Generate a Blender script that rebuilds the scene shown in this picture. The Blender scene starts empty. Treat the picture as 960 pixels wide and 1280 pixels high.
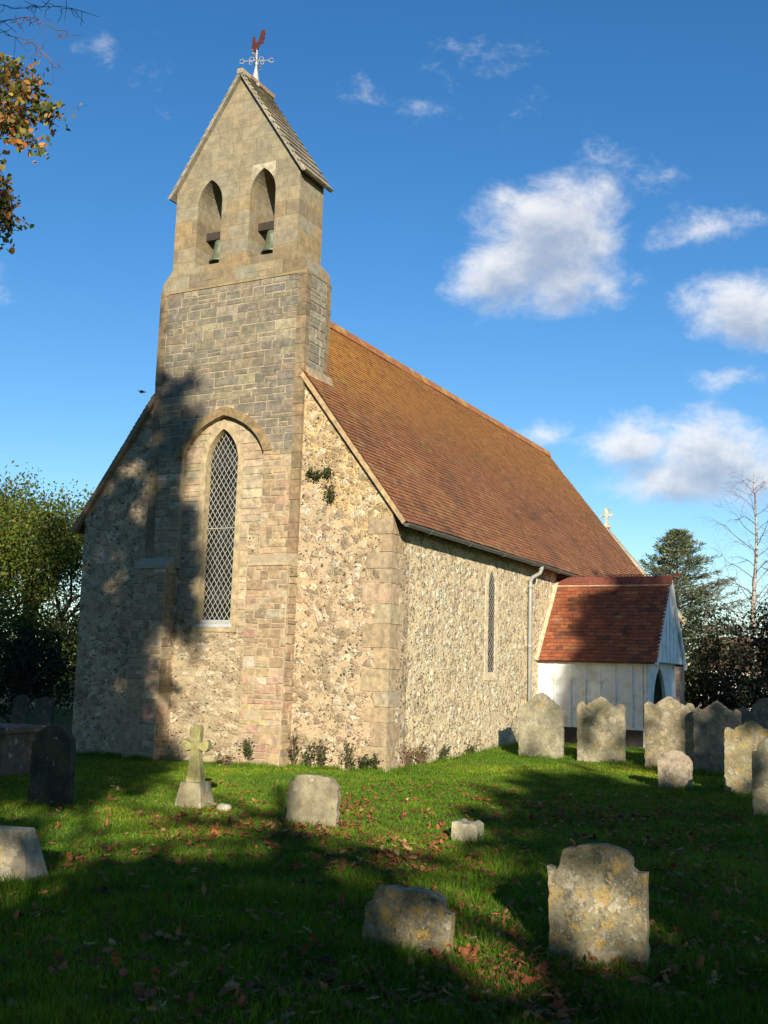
import bpy, bmesh, math, random
import numpy as np
from mathutils import Vector, Matrix, noise as mnoise
from mathutils.bvhtree import BVHTree

random.seed(7)
rng = np.random.default_rng(7)
scene = bpy.context.scene
col = scene.collection

# ------------------------------------------------------------------ camera
FPX = 1354.28
CAM = np.array([12.1143, -16.5446, 1.485])
ya, pi_, ro = -.4821, .1498, .0299
Fw = np.array([math.sin(ya)*math.cos(pi_), math.cos(ya)*math.cos(pi_), math.sin(pi_)])
Rt = np.array([math.cos(ya), -math.sin(ya), 0.])
Up = np.cross(Rt, Fw)
Rt, Up = math.cos(ro)*Rt + math.sin(ro)*Up, -math.sin(ro)*Rt + math.cos(ro)*Up
cd = bpy.data.cameras.new('camera')
cd.sensor_fit = 'VERTICAL'; cd.sensor_height = 36; cd.sensor_width = 27
cd.lens = 36*FPX/1280
cd.clip_start = .1; cd.clip_end = 2000
cam = bpy.data.objects.new('camera', cd); col.objects.link(cam)
cam.matrix_world = Matrix(((Rt[0], Up[0], -Fw[0], CAM[0]), (Rt[1], Up[1], -Fw[1], CAM[1]), (Rt[2], Up[2], -Fw[2], CAM[2]), (0, 0, 0, 1)))
scene.camera = cam

def pray(px, py):
    d = Fw*FPX + Rt*(px-480) - Up*(py-640)
    return d/np.linalg.norm(d)
def project(p):
    d = np.asarray(p, float)-CAM; z = d@Fw
    return 480+FPX*(d@Rt)/z, 640-FPX*(d@Up)/z, z
def far(px, py, depth):
    d = pray(px, py); return CAM + d*depth/(d@Fw)

# ------------------------------------------------------------------ terrain height
def gz(x, y):
    x = np.asarray(x, float); y = np.asarray(y, float)
    q = y + .6*x
    s = 1.2
    ramp = s*np.log1p(np.exp(np.clip(q/s, -30, 30))) - s*np.log1p(np.exp(np.clip((q-9)/s, -30, 30)))
    n = .028*np.sin(.9*x+1.3*np.sin(.7*y)) * np.cos(.8*y+.6*np.sin(.9*x+1)) + .012*np.sin(2.7*x+.8*y)*np.sin(2.3*y-1.1*x)
    near = np.exp(-((np.clip(np.abs(x)-3.6, 0, 99))**2+(np.clip(-y, 0, 99))**2)/2.)
    return -.20 + .034*ramp + n*(1-.8*near)
def gzf(x, y): return float(gz(x, y))
def at(px, py):
    d = pray(px, py); p = CAM.copy(); z = -.1
    for _ in range(25):
        t = (z-CAM[2])/d[2]; p = CAM+d*t; z = gzf(p[0], p[1])
    return np.array([p[0], p[1], z])

# ------------------------------------------------------------------ sun
SAZ, SEL = math.radians(33.5), math.radians(16.5)
SUN = np.array([math.sin(SAZ)*math.cos(SEL), -math.cos(SAZ)*math.cos(SEL), math.sin(SEL)])
sl = bpy.data.lights.new('sun', 'SUN'); sl.energy = 5.0; sl.angle = math.radians(.5); sl.color = (1., .88, .70)
so = bpy.data.objects.new('sun', sl); col.objects.link(so)
so.rotation_euler = Vector(SUN).to_track_quat('Z', 'Y').to_euler()
so.location = (20, -30, 20)

# ------------------------------------------------------------------ node helpers
class NT:
    def __init__(s, nt): s.nt = nt
    def n(s, typ, _in=None, **props):
        nd = s.nt.nodes.new(typ)
        for k, v in props.items(): setattr(nd, k, v)
        for k, v in (_in or {}).items():
            sk = nd.inputs[k]
            if isinstance(v, bpy.types.NodeSocket): s.nt.links.new(v, sk)
            else: sk.default_value = v
        return nd
    def math(s, op, a, b=0., c=None, clamp=False):
        nd = s.n('ShaderNodeMath', {0: a, 1: b}, operation=op, use_clamp=clamp)
        if c is not None:
            if isinstance(c, bpy.types.NodeSocket): s.nt.links.new(c, nd.inputs[2])
            else: nd.inputs[2].default_value = c
        return nd.outputs[0]
    def vm(s, op, a, b=None, out=0):
        d = {0: a}
        if b is not None: d[1] = b
        return s.n('ShaderNodeVectorMath', d, operation=op).outputs[out]
    def step(s, x, lo, hi):
        return s.n('ShaderNodeMapRange', {'Value': x, 'From Min': lo, 'From Max': hi}, interpolation_type='SMOOTHSTEP').outputs[0]
    def mix(s, f, a, b, blend='MIX'):
        nd = s.nt.nodes.new('ShaderNodeMix'); nd.data_type = 'RGBA'; nd.blend_type = blend
        for i, v in ((0, f), (6, a), (7, b)):
            if isinstance(v, bpy.types.NodeSocket): s.nt.links.new(v, nd.inputs[i])
            else: nd.inputs[i].default_value = (v if i == 0 else (tuple(v)+(1.,))[:4])
        return nd.outputs[2]
    def noise(s, vec, scale, detail=4, rough=.55, out='Fac'):
        return s.n('ShaderNodeTexNoise', {'Vector': vec, 'Scale': scale, 'Detail': detail, 'Roughness': rough}).outputs[out]
    def vor(s, vec, scale, feature='F1', rnd=1.):
        return s.n('ShaderNodeTexVoronoi', {'Vector': vec, 'Scale': scale, 'Randomness': rnd}, feature=feature)
    def ramp(s, fac, stops, interp='LINEAR'):
        nd = s.n('ShaderNodeValToRGB', {'Fac': fac}); cr = nd.color_ramp; cr.interpolation = interp
        while len(cr.elements) < len(stops): cr.elements.new(.5)
        for e, (p, c) in zip(cr.elements, stops): e.position = p; e.color = tuple(c)+(1.,)
        return nd.outputs[0]
def new_mat(name):
    m = bpy.data.materials.new(name); m.use_nodes = True
    nt = m.node_tree; nt.nodes.clear(); h = NT(nt)
    h.out = h.n('ShaderNodeOutputMaterial'); h.b = h.n('ShaderNodeBsdfPrincipled')
    nt.links.new(h.b.outputs[0], h.out.inputs[0])
    h.pos = h.n('ShaderNodeNewGeometry').outputs['Position']
    h.obj = h.n('ShaderNodeTexCoord').outputs['Object']
    return m, h
def setin(h, node, **kw):
    for k, v in kw.items():
        sk = node.inputs[k.replace('_', ' ')]
        if isinstance(v, bpy.types.NodeSocket): h.nt.links.new(v, sk)
        else: sk.default_value = v
def bump(h, height, strength=.5, dist=.02):
    return h.n('ShaderNodeBump', {'Height': height, 'Strength': strength, 'Distance': dist}).outputs[0]
def attr(h): return h.n('ShaderNodeAttribute', attribute_name='Col').outputs['Color']

def mat_plain(name, c, rough=.7, var=.25, scale=6., bumps=.2, bd=.01, metal=0., c2=None, c2scale=1.5):
    m, h = new_mat(name)
    n = h.noise(h.obj, scale, 6, .6)
    base = h.mix(h.step(n, .25, .75), [v*(1-var) for v in c], [min(1, v*(1+var)) for v in c])
    if c2 is not None: base = h.mix(h.step(h.noise(h.obj, c2scale, 5, .65), .48, .66), base, c2)
    setin(h, h.b, Base_Color=base, Roughness=rough, Metallic=metal, Normal=bump(h, h.noise(h.obj, scale*4, 4), bumps, bd))
    return m

def mat_blocks(name, lich=.35, dark=.4, bd=.012, white=(.62, .60, .52)):
    """dressed or rough blocks: colour comes with each stone, plus weathering"""
    m, h = new_mat(name)
    a = attr(h)
    n1 = h.noise(h.pos, 9, 6, .65); n2 = h.noise(h.pos, 2.2, 5, .6); n3 = h.noise(h.pos, 34, 4, .6)
    c = h.mix(h.step(n1, .3, .72), h.mix(1., a, (.66, .66, .66), 'MULTIPLY'), h.mix(1., a, (1.25, 1.22, 1.15), 'MULTIPLY'))
    c = h.mix(h.math('MULTIPLY', h.step(n2, .5, .7), dark), c, (.10, .095, .07))
    v = h.vor(h.vm('ADD', h.pos, h.vm('SCALE', h.noise(h.pos, 12, 3, out='Color'))), 7.)
    spots = h.math('MULTIPLY', h.step(n3, .56, .66), h.step(h.noise(h.pos, 4.5, 4), .48, .62))
    c = h.mix(h.math('MULTIPLY', spots, lich), c, white)
    c = h.mix(h.math('MULTIPLY', h.step(h.noise(h.pos, 26, 3), .66, .72), .6), c, (.05, .045, .035))
    hg = h.math('ADD', h.math('MULTIPLY', n1, .8), h.math('MULTIPLY', n3, .5))
    setin(h, h.b, Base_Color=c, Roughness=.9, Normal=bump(h, hg, .9, bd))
    return m

def mat_rubble(name, mortar, stones, sc=5.2, flint=.35, yellow=False, dens=.5, moss=0., stretch=1.35, bd=.03, mort2=None):
    m, h = new_mat(name)
    warp = h.vm('SCALE', h.vm('SUBTRACT', h.noise(h.pos, 5., 4, out='Color'), (.5, .5, .5)))
    warp.node.inputs['Scale'].default_value = .16
    p = h.vm('MULTIPLY', h.vm('ADD', h.pos, warp), (1, 1, stretch))
    v = h.vor(p, sc); ve = h.vor(p, sc, 'DISTANCE_TO_EDGE')
    rnd = h.n('ShaderNodeSeparateColor', {'Color': v.outputs['Color']})
    n = len(stones)
    stc = h.ramp(rnd.outputs[0], [(i/n, s_) for i, s_ in enumerate(stones)], 'CONSTANT')
    nf = h.noise(h.pos, 15, 5, .65); nb = h.noise(h.pos, 1.1, 5, .6); nm = h.noise(h.pos, 3.3, 4, .6)
    stc = h.mix(h.step(nf, .3, .7), h.mix(1., stc, (.68, .66, .64), 'MULTIPLY'), h.mix(1., stc, (1.2, 1.2, 1.18), 'MULTIPLY'))
    mo = h.mix(h.step(nm, .3, .7), [x*.78 for x in mortar], [x*1.12 for x in mortar])
    if mort2 is not None: mo = h.mix(h.step(nb, .45, .62), mo, mort2)
    if yellow:
        sep = h.n('ShaderNodeSeparateXYZ', {0: h.pos})
        d = h.math('SUBTRACT', 9.0, h.math('ADD', sep.outputs[2], h.math('MULTIPLY', sep.outputs[0], 1.304)))
        ym = h.math('MULTIPLY', h.step(h.math('ADD', d, h.math('MULTIPLY', nm, 1.3)), 2.6, 1.1), h.step(sep.outputs[2], 3.3, 4.2))
        ym = h.math('MULTIPLY', ym, h.step(sep.outputs[0], 1.7, 1.9))
        mo = h.mix(ym, mo, (.66, .46, .17))
    edge = h.math('ADD', ve.outputs['Distance'], h.math('MULTIPLY', h.math('SUBTRACT', nf, .5), .10))
    sm = h.step(edge, .02, .075)
    keep = h.step(h.math('ADD', rnd.outputs[1], h.math('MULTIPLY', h.math('SUBTRACT', nb, .5), .9)), dens+.03, dens-.03)
    if yellow: keep = h.math('MAXIMUM', keep, ym)
    sm = h.math('MULTIPLY', sm, keep)
    c = h.mix(h.math('MULTIPLY', sm, .9), mo, stc)
    vp = h.vor(p, sc*.62); rp = h.n('ShaderNodeSeparateColor', {'Color': vp.outputs['Color']})
    pm = h.math('MULTIPLY', h.step(h.math('ADD', vp.outputs['Distance'], h.math('MULTIPLY', nf, .35)), .62, .42), h.step(rp.outputs[0], .30, .24))
    c = h.mix(h.math('MULTIPLY', pm, .75), c, [min(.7, x*1.45+.05) for x in mortar])
    bm_ = h.math('MULTIPLY', h.step(rp.outputs[1], .26, .2), h.step(h.math('ADD', vp.outputs['Distance'], h.math('MULTIPLY', nf, .35)), .6, .4))
    c = h.mix(h.math('MULTIPLY', bm_, .32), c, [x*.5 for x in mortar])
    c = h.mix(h.math('MULTIPLY', h.step(h.noise(h.pos, 21, 4, .7), .56, .68), .38), c, [x*.42 for x in mortar])
    # small flints
    p2 = h.vm('MULTIPLY', h.vm('ADD', h.pos, warp), (1, 1, 1.7))
    v2 = h.vor(p2, 13.); r2 = h.n('ShaderNodeSeparateColor', {'Color': v2.outputs['Color']})
    fm = h.math('MULTIPLY', h.step(h.math('ADD', v2.outputs['Distance'], h.math('MULTIPLY', nf, .25)), .52, .42),
                h.step(h.math('ADD', r2.outputs[0], h.math('MULTIPLY', h.math('SUBTRACT', nb, .5), .6)), flint+.02, flint-.02))
    flc = h.ramp(r2.outputs[1], [(0, (.07, .06, .05)), (.3, (.20, .15, .10)), (.55, (.11, .095, .075)), (.7, (.30, .19, .10)), (.8, (.60, .54, .42)), (.96, (.40, .17, .11))], 'CONSTANT')
    c = h.mix(fm, c, flc)
    v3 = h.vor(p2, 27.); r3 = h.n('ShaderNodeSeparateColor', {'Color': v3.outputs['Color']})
    f3 = h.math('MULTIPLY', h.step(v3.outputs['Distance'], .46, .3), h.step(r3.outputs[0], .27, .25))
    c = h.mix(h.math('MULTIPLY', f3, .55), c, (.10, .08, .055))
    # damp green-grey weathering
    if moss > 0: c = h.mix(h.math('MULTIPLY', h.step(h.noise(h.pos, 1.7, 6, .65), .52, .68), moss), c, (.13, .12, .075))
    dome = h.math('MULTIPLY', sm, h.math('SUBTRACT', 1., v.outputs['Distance']))
    hg = h.math('ADD', h.math('MULTIPLY', dome, .9), h.math('MULTIPLY', nf, .55))
    hg = h.math('ADD', hg, h.math('MULTIPLY', pm, .35))
    hg = h.math('ADD', hg, h.math('MULTIPLY', fm, .3))
    hg = h.math('SUBTRACT', hg, h.math('MULTIPLY', f3, .35))
    setin(h, h.b, Base_Color=c, Roughness=.9, Normal=bump(h, hg, 1., bd))
    return m

def mat_tile(name, lichen=None):
    m, h = new_mat(name)
    a = attr(h)
    n1 = h.noise(h.pos, 22, 5, .6); nb = h.noise(h.pos, .9, 6, .65); n3 = h.noise(h.pos, 6, 5, .65)
    c = h.mix(h.step(n1, .3, .7), h.mix(1., a, (.7, .7, .7), 'MULTIPLY'), h.mix(1., a, (1.22, 1.2, 1.15), 'MULTIPLY'))
    c = h.mix(h.math('MULTIPLY', h.step(nb, .5, .68), .55), c, (.075, .045, .03))
    c = h.mix(h.math('MULTIPLY', h.step(n3, .58, .68), .35), c, (.30, .24, .14))
    if lichen:
        sep = h.n('ShaderNodeSeparateXYZ', {0: h.pos})
        up = h.step(h.math('ADD', sep.outputs[2], h.math('MULTIPLY', nb, 2.6)), 7.2, 9.9)
        w = h.step(sep.outputs[1], 9., 1.)
        f = h.math('MULTIPLY', up, h.math('ADD', h.math('MULTIPLY', h.step(n3, .32, .56), .85), .15))
        f = h.math('MULTIPLY', f, h.math('ADD', h.math('MULTIPLY', w, .5), .5))
        c = h.mix(f, c, (.46, .22, .035))
        g = h.math('MULTIPLY', h.step(h.noise(h.pos, 2.1, 5, .65), .56, .7), h.math('MULTIPLY', w, .55))
        c = h.mix(g, c, (.30, .26, .08))
    setin(h, h.b, Base_Color=c, Roughness=.85, Normal=bump(h, n1, .6, .008))
    return m

def mat_grave(name, base, yellow=.3, white=.4, dark=.4, green=.3, seed=0.):
    """weathered headstone: mottled stone with crusts of lichen"""
    m, h = new_mat(name)
    p = h.vm('ADD', h.obj, (seed*3.1, seed*1.7, seed*2.3))
    n1 = h.noise(p, 7, 6, .65); n2 = h.noise(p, 2.6, 5, .6); n3 = h.noise(p, 38, 4, .6); n4 = h.noise(p, 16, 4, .65)
    c = h.mix(h.step(n1, .3, .7), [x*.68 for x in base], [x*1.28 for x in base])
    c = h.mix(h.math('MULTIPLY', h.step(n2, .46, .66), green), c, (.17, .16, .06))
    c = h.mix(h.math('MULTIPLY', h.step(h.noise(p, 4.2, 6, .7), .52, .64), dark), c, (.075, .07, .055))
    w = h.math('ADD', h.math('MULTIPLY', h.noise(p, 20, 3), .35), 0)
    def crust(sc, size, thr, colr, amt, cc):
        v = h.vor(h.vm('ADD', p, h.vm('MULTIPLY', h.vm('SUBTRACT', h.noise(p, 15, 4, out='Color'), (.5, .5, .5)), (.16, .16, .16))), sc)
        r = h.n('ShaderNodeSeparateColor', {'Color': v.outputs['Color']})
        dd_ = h.math('SUBTRACT', h.math('MULTIPLY', h.math('ADD', .25, r.outputs[1]), size), h.math('ADD', v.outputs['Distance'], h.math('MULTIPLY', h.math('SUBTRACT', n4, .5), .5)))
        f = h.math('MULTIPLY', h.step(dd_, 0., .07), h.step(r.outputs[0], thr+.01, thr-.01))
        f = h.math('MULTIPLY', f, h.math('ADD', .45, h.math('MULTIPLY', h.step(n4, .4, .6), .55)))
        return h.mix(h.math('MULTIPLY', f, amt), cc, colr)
    c = crust(11., .5, white*.7, (.42, .40, .32), .7, c)
    c = crust(10., .5, yellow*.6, (.40, .25, .045), .75, c)
    c = crust(26., .5, yellow*.7, (.36, .235, .06), .75, c)
    c = crust(31., .4, white*.6, (.40, .37, .29), .7, c)
    c = crust(27., .4, dark*.5, (.06, .055, .045), .7, c)
    c = h.mix(h.math('MULTIPLY', h.step(n3, .56, .66), .55*min(1, dark*1.6)), c, [x*.35 for x in base])
    c = h.mix(h.math('MULTIPLY', h.step(h.noise(p, 60, 3, .6), .60, .68), .5*min(1, white*1.2)), c, (.46, .44, .36))
    hg = h.math('ADD', h.math('MULTIPLY', n1, .7), h.math('ADD', h.math('MULTIPLY', n3, .35), h.math('MULTIPLY', n4, .4)))
    setin(h, h.b, Base_Color=c, Roughness=.92, Normal=bump(h, hg, 1., .024))
    return m

def mat_leaf(name, trans=.35, rough=.55, scale=1.):
    m, h = new_mat(name)
    a = attr(h)
    n = h.noise(h.pos, 3., 3)
    c = h.mix(h.step(n, .3, .7), h.mix(1., a, (.75, .75, .75), 'MULTIPLY'), h.mix(1., a, (1.2, 1.2, 1.2), 'MULTIPLY'))
    setin(h, h.b, Base_Color=c, Roughness=rough)
    h.b.inputs['Specular IOR Level'].default_value = .2
    t = h.n('ShaderNodeBsdfTranslucent', {'Color': h.mix(1., c, (1.2, 1.25, .6), 'MULTIPLY')})
    mx = h.n('ShaderNodeMixShader', {0: trans, 1: h.b.outputs[0], 2: t.outputs[0]})
    h.nt.links.new(mx.outputs[0], h.out.inputs[0])
    return m

def mat_bark(name, c, white=None):
    m, h = new_mat(name)
    p = h.vm('MULTIPLY', h.pos, (1, 1, .25))
    n = h.noise(p, 14, 5, .65)
    base = h.mix(h.step(n, .35, .65), [x*.55 for x in c], [min(1, x*1.3) for x in c])
    if white:
        base = h.mix(h.step(h.noise(h.vm('MULTIPLY', h.pos, (1, 1, 6.)), 2.5, 4), .55, .62), base, (.05, .045, .04))
    setin(h, h.b, Base_Color=base, Roughness=.9, Normal=bump(h, n, .8, .02))
    return m

# ------------------------------------------------------------------ mesh helpers
class MB:
    def __init__(s): s.v = []; s.f = []; s.c = []
    def add(s, vs, fs, c=(.5, .5, .5)):
        o = len(s.v); s.v += [tuple(map(float, p)) for p in vs]
        for f in fs: s.f.append(tuple(i+o for i in f)); s.c.append(c)
    def box(s, lo, hi, c=(.5, .5, .5), j=0.):
        x0, y0, z0 = lo; x1, y1, z1 = hi
        vs = [(x0, y0, z0), (x1, y0, z0), (x1, y1, z0), (x0, y1, z0), (x0, y0, z1), (x1, y0, z1), (x1, y1, z1), (x0, y1, z1)]
        if j: vs = [tuple(a+random.uniform(-j, j) for a in p) for p in vs]
        s.add(vs, [(0, 3, 2, 1), (4, 5, 6, 7), (0, 1, 5, 4), (1, 2, 6, 5), (2, 3, 7, 6), (3, 0, 4, 7)], c)
    def hexa(s, vs, c=(.5, .5, .5)):
        s.add(vs, [(0, 3, 2, 1), (4, 5, 6, 7), (0, 1, 5, 4), (1, 2, 6, 5), (2, 3, 7, 6), (3, 0, 4, 7)], c)
    def bar(s, a, b, w, hgt, up=(0, 0, 1), c=(.5, .5, .5)):
        a = Vector(a); b = Vector(b); d = (b-a).normalized(); sd = d.cross(Vector(up))
        if sd.length < 1e-4: sd = d.cross(Vector((1, 0, 0)))
        sd.normalize(); u = sd.cross(d)
        q = lambda p, i, k: p+sd*(w/2*i)+u*(hgt/2*k)
        s.hexa([q(a, -1, -1), q(a, 1, -1), q(b, 1, -1), q(b, -1, -1), q(a, -1, 1), q(a, 1, 1), q(b, 1, 1), q(b, -1, 1)], c)
    def tube(s, pts, rad, n=6, c=(.5, .5, .5), cap=True):
        o = len(s.v); pts = [Vector(p) for p in pts]; ref = Vector((.31, .17, .93))
        for i, p in enumerate(pts):
            d = (pts[min(i+1, len(pts)-1)]-pts[max(i-1, 0)])
            d = d.normalized() if d.length > 1e-9 else Vector((0, 0, 1))
            if abs(d.dot(ref)) > .95: ref = Vector((.9, .1, -.2))
            a = d.cross(ref).normalized(); b = d.cross(a)
            r = rad[i] if hasattr(rad, '__len__') else rad
            for k in range(n):
                t = 2*math.pi*k/n; s.v.append(tuple(p+a*(r*math.cos(t))+b*(r*math.sin(t))))
        for i in range(len(pts)-1):
            for k in range(n):
                s.f.append((o+i*n+k, o+i*n+(k+1) % n, o+(i+1)*n+(k+1) % n, o+(i+1)*n+k)); s.c.append(c)
        if cap:
            s.f.append(tuple(o+k for k in range(n))[::-1]); s.c.append(c)
            e = o+(len(pts)-1)*n; s.f.append(tuple(e+k for k in range(n))); s.c.append(c)
    def lathe(s, prof, center, n=16, c=(.5, .5, .5)):
        o = len(s.v)
        for r, z in prof:
            for k in range(n):
                t = 2*math.pi*k/n; s.v.append((center[0]+r*math.cos(t), center[1]+r*math.sin(t), center[2]+z))
        for i in range(len(prof)-1):
            for k in range(n):
                s.f.append((o+i*n+k, o+i*n+(k+1) % n, o+(i+1)*n+(k+1) % n, o+(i+1)*n+k)); s.c.append(c)
    def plate(s, outer, holes, to3, d0, d1, c=(.5, .5, .5)):
        """flat slab with holes: outer/holes are 2-D loops, to3(u,v,d) maps into space"""
        bm = bmesh.new(); loops = []
        for lp in [outer]+list(holes):
            vs = [bm.verts.new((u, v, 0)) for u, v in lp]
            for i in range(len(vs)): bm.edges.new((vs[i], vs[(i+1) % len(vs)]))
        bmesh.ops.triangle_fill(bm, use_beauty=True, edges=bm.edges[:])
        bm.verts.ensure_lookup_table(); bm.verts.index_update()
        flat = [(v.co.x, v.co.y) for v in bm.verts]; tri = [tuple(v.index for v in f.verts) for f in bm.faces]
        bm.free(); n = len(flat)
        vs = [to3(u, v, d0) for u, v in flat]+[to3(u, v, d1) for u, v in flat]
        fs = list(tri)+[tuple(i+n for i in reversed(t)) for t in tri]
        k = 0
        for lp in [outer]+list(holes):
            m = len(lp)
            for i in range(m):
                a, b = k+i, k+(i+1) % m; fs.append((a, b, b+n, a+n))
            k += m
        s.add(vs, fs, c)
    def build(s, name, mat, parent=None, smooth=False, fix=True, bevel=0.):
        me = bpy.data.meshes.new(name); me.from_pydata(s.v, [], s.f)
        at_ = me.attributes.new('Col', 'FLOAT_COLOR', 'FACE')
        at_.data.foreach_set('color', np.array([tuple(c)[:3]+(1.,) for c in s.c], 'f').ravel())
        if fix:
            bm = bmesh.new(); bm.from_mesh(me); bmesh.ops.recalc_face_normals(bm, faces=bm.faces[:]); bm.to_mesh(me); bm.free()
        if smooth: me.polygons.foreach_set('use_smooth', [True]*len(me.polygons))
        me.materials.append(mat)
        o = bpy.data.objects.new(name, me); col.objects.link(o)
        if bevel:
            md = o.modifiers.new('bevel', 'BEVEL'); md.width = bevel; md.segments = 2; md.limit_method = 'ANGLE'
        attach(o, parent)
        return o

def attach(o, parent):
    if parent is not None:
        o.parent = parent
        m = Matrix.Identity(4); q = parent
        while q is not None: m = q.matrix_basis @ m; q = q.parent
        # mesh data is in world coordinates
        o.matrix_parent_inverse = Matrix.Identity(4)
        o.matrix_basis = m.inverted() @ o.matrix_basis

def mesh_np(name, verts, k, mat, cols=None, parent=None, smooth=False):
    """verts (n*k,3): consecutive k corners form a face"""
    verts = np.ascontiguousarray(verts, 'f').reshape(-1, 3); nv = len(verts); nf = nv//k
    me = bpy.data.meshes.new(name)
    me.vertices.add(nv); me.vertices.foreach_set('co', verts.ravel())
    me.loops.add(nv); me.loops.foreach_set('vertex_index', np.arange(nv, dtype='i'))
    me.polygons.add(nf); me.polygons.foreach_set('loop_start', np.arange(nf, dtype='i')*k)
    me.update(calc_edges=True)
    if cols is not None:
        a = me.attributes.new('Col', 'FLOAT_COLOR', 'FACE')
        cc = np.ones((nf, 4), 'f'); cc[:, :3] = cols; a.data.foreach_set('color', cc.ravel())
    me.materials.append(mat)
    o = bpy.data.objects.new(name, me); col.objects.link(o); attach(o, parent)
    return o

def thing(name, label, cat, loc=(0, 0, 0), group=None):
    o = bpy.data.objects.new(name, None); o.empty_display_size = .2; col.objects.link(o); o.location = loc
    o.matrix_basis = Matrix.Translation(Vector([float(v) for v in loc]))
    return tag(o, label, cat, group)
def tag(o, label, cat, group=None, kind=None):
    if label: o['label'] = label
    if cat: o['category'] = cat
    if group: o['group'] = group
    if kind: o['kind'] = kind
    return o

def vary(c, s=.12, h=.05):
    k = 1+random.uniform(-s, s)
    return tuple(max(.01, min(.95, x*k*(1+random.uniform(-h, h)))) for x in c)
def pick(pal):
    t = random.random()*sum(w for w, _ in pal)
    for w, c in pal:
        t -= w
        if t <= 0: return c
    return pal[-1][1]

def courses(mb, to3, z0, z1, spans, pal, hmin, hmax, lmin, lmax, depth=.02, gap=.012, jit=.006, var=.14, dj=.008):
    """uneven coursed blocks laid on a wall; spans(z) gives the free intervals"""
    z = z0
    while z < z1-.03:
        hh = random.uniform(hmin, hmax)
        if z+hh > z1-.06: hh = z1-z
        for (a, b) in spans(z+hh/2):
            u = a
            while u < b-.02:
                L = random.uniform(lmin, lmax)
                if u+L > b-lmin*.6: L = b-u
                g = gap/2
                subs = [(z, z+hh)] if random.random() > .22 or hh < .14 else [(z, z+hh*.5), (z+hh*.5, z+hh)]
                for s0, s1 in subs:
                    c = vary(pick(pal), var); d = depth+random.uniform(-dj, dj); e = min(.012, (s1-s0)*.15)
                    q = lambda: random.uniform(-jit, jit)
                    b4 = [(u+g, s0+g), (u+L-g, s0+g), (u+L-g, s1-g), (u+g, s1-g)]
                    b4 = [(x+q(), y+q()) for x, y in b4]
                    cx = sum(p[0] for p in b4)/4; cy = sum(p[1] for p in b4)/4
                    f4 = [(x+(e if x < cx else -e), y+(e if y < cy else -e)) for x, y in b4]
                    vs = [to3(x, y, 0) for x, y in b4]+[to3(x, y, d+random.uniform(-.003, .003)) for x, y in f4]
                    mb.add(vs, [(4, 5, 6, 7), (0, 1, 5, 4), (1, 2, 6, 5), (2, 3, 7, 6), (3, 0, 4, 7)], c)
                u += L
        z += hh

def pointed(a, h, n=10, cx=0., z0=0.):
    """pointed arch polyline from right spring over the apex to left spring"""
    R = (a*a+h*h)/(2*a); c = a-R
    th = math.atan2(h, -c) if c < 0 else math.atan2(h, -c)
    pts = []
    t1 = math.asin(min(1, h/R)) if c <= 0 else math.pi-math.asin(min(1, h/R))
    for i in range(n+1):
        t = t1*i/n; pts.append((cx+c+R*math.cos(t), z0+R*math.sin(t)))
    left = [(2*cx-x, z) for x, z in pts[::-1][1:]]
    return pts+left

def tiles(mb, O, A, B, N, La, Lb, colour, w=.165, gauge=.1, th=.014, lift=.012, clip=None):
    """plain tiles in half bond on a slope: O lower corner, A along, B up the slope"""
    O, A, B, N = (np.array(x, float) for x in (O, A, B, N))
    rows = int(Lb/gauge)
    for r in range(rows+1):
        v0 = r*gauge-.02; v1 = min(v0+gauge*1.35, Lb+.02)
        n = int(La/w)+2; off = -(w/2) if r % 2 else 0.
        wob = random.uniform(-.004, .004)
        for i in range(n):
            u0 = off+i*w; u1 = u0+w-.004
            a0, a1 = max(0., u0), min(La, u1)
            if a1-a0 < .02: continue
            if clip and not clip((a0+a1)/2, v0): continue
            l0 = lift+th+random.uniform(-.003, .004); l1 = l0+random.uniform(-.003, .003); vv = v0+wob+random.uniform(-.004, .004)
            if random.random() < .006: vv -= random.uniform(.015, .04); l0 += .006
            sag = .020*mnoise.noise((a0*.45, v0*.5, La))+.006*mnoise.noise((a0*1.7, v0*2.1, La+3.))
            P = lambda u, v, d: O+A*u+B*v+N*(d+sag+.010)
            vs = [P(a0, vv, l0), P(a1, vv, l1), P(a1, v1, .004), P(a0, v1, .004), P(a0, vv, l0-th), P(a1, vv, l1-th)]
            mb.add(vs, [(0, 1, 2, 3), (4, 5, 1, 0)], colour((a0+a1)/2, v0))

# ------------------------------------------------------------------ materials
M_ashlar = mat_blocks('grey_ashlar', .3, .35)
M_dress = mat_blocks('dressed_stone', .25, .25, .008)
M_tan = mat_blocks('tan_sandstone', .15, .3, .01)
M_mortar = mat_plain('lime_mortar', (.37, .305, .20), .95, .2, 12, .5, .01)
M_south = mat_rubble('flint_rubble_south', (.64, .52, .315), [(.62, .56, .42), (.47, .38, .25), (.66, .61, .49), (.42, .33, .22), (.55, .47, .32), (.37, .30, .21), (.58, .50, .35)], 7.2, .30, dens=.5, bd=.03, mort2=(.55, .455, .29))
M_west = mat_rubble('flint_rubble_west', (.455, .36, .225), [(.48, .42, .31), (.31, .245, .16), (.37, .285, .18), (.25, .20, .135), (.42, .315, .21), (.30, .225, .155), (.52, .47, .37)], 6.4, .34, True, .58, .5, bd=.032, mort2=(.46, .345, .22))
M_bay = mat_rubble('coursed_rubble_bay', (.40, .325, .205), [(.44, .37, .25), (.34, .27, .17), (.48, .42, .30), (.31, .24, .15), (.38, .28, .18)], 4.8, .15, False, .6, .4, 2.4, bd=.025)
M_rough2 = mat_rubble('pinkish_rubble', (.42, .29, .20), [(.44, .27, .19), (.38, .28, .18), (.5, .4, .3)], 6., .2, bd=.012)
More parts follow.
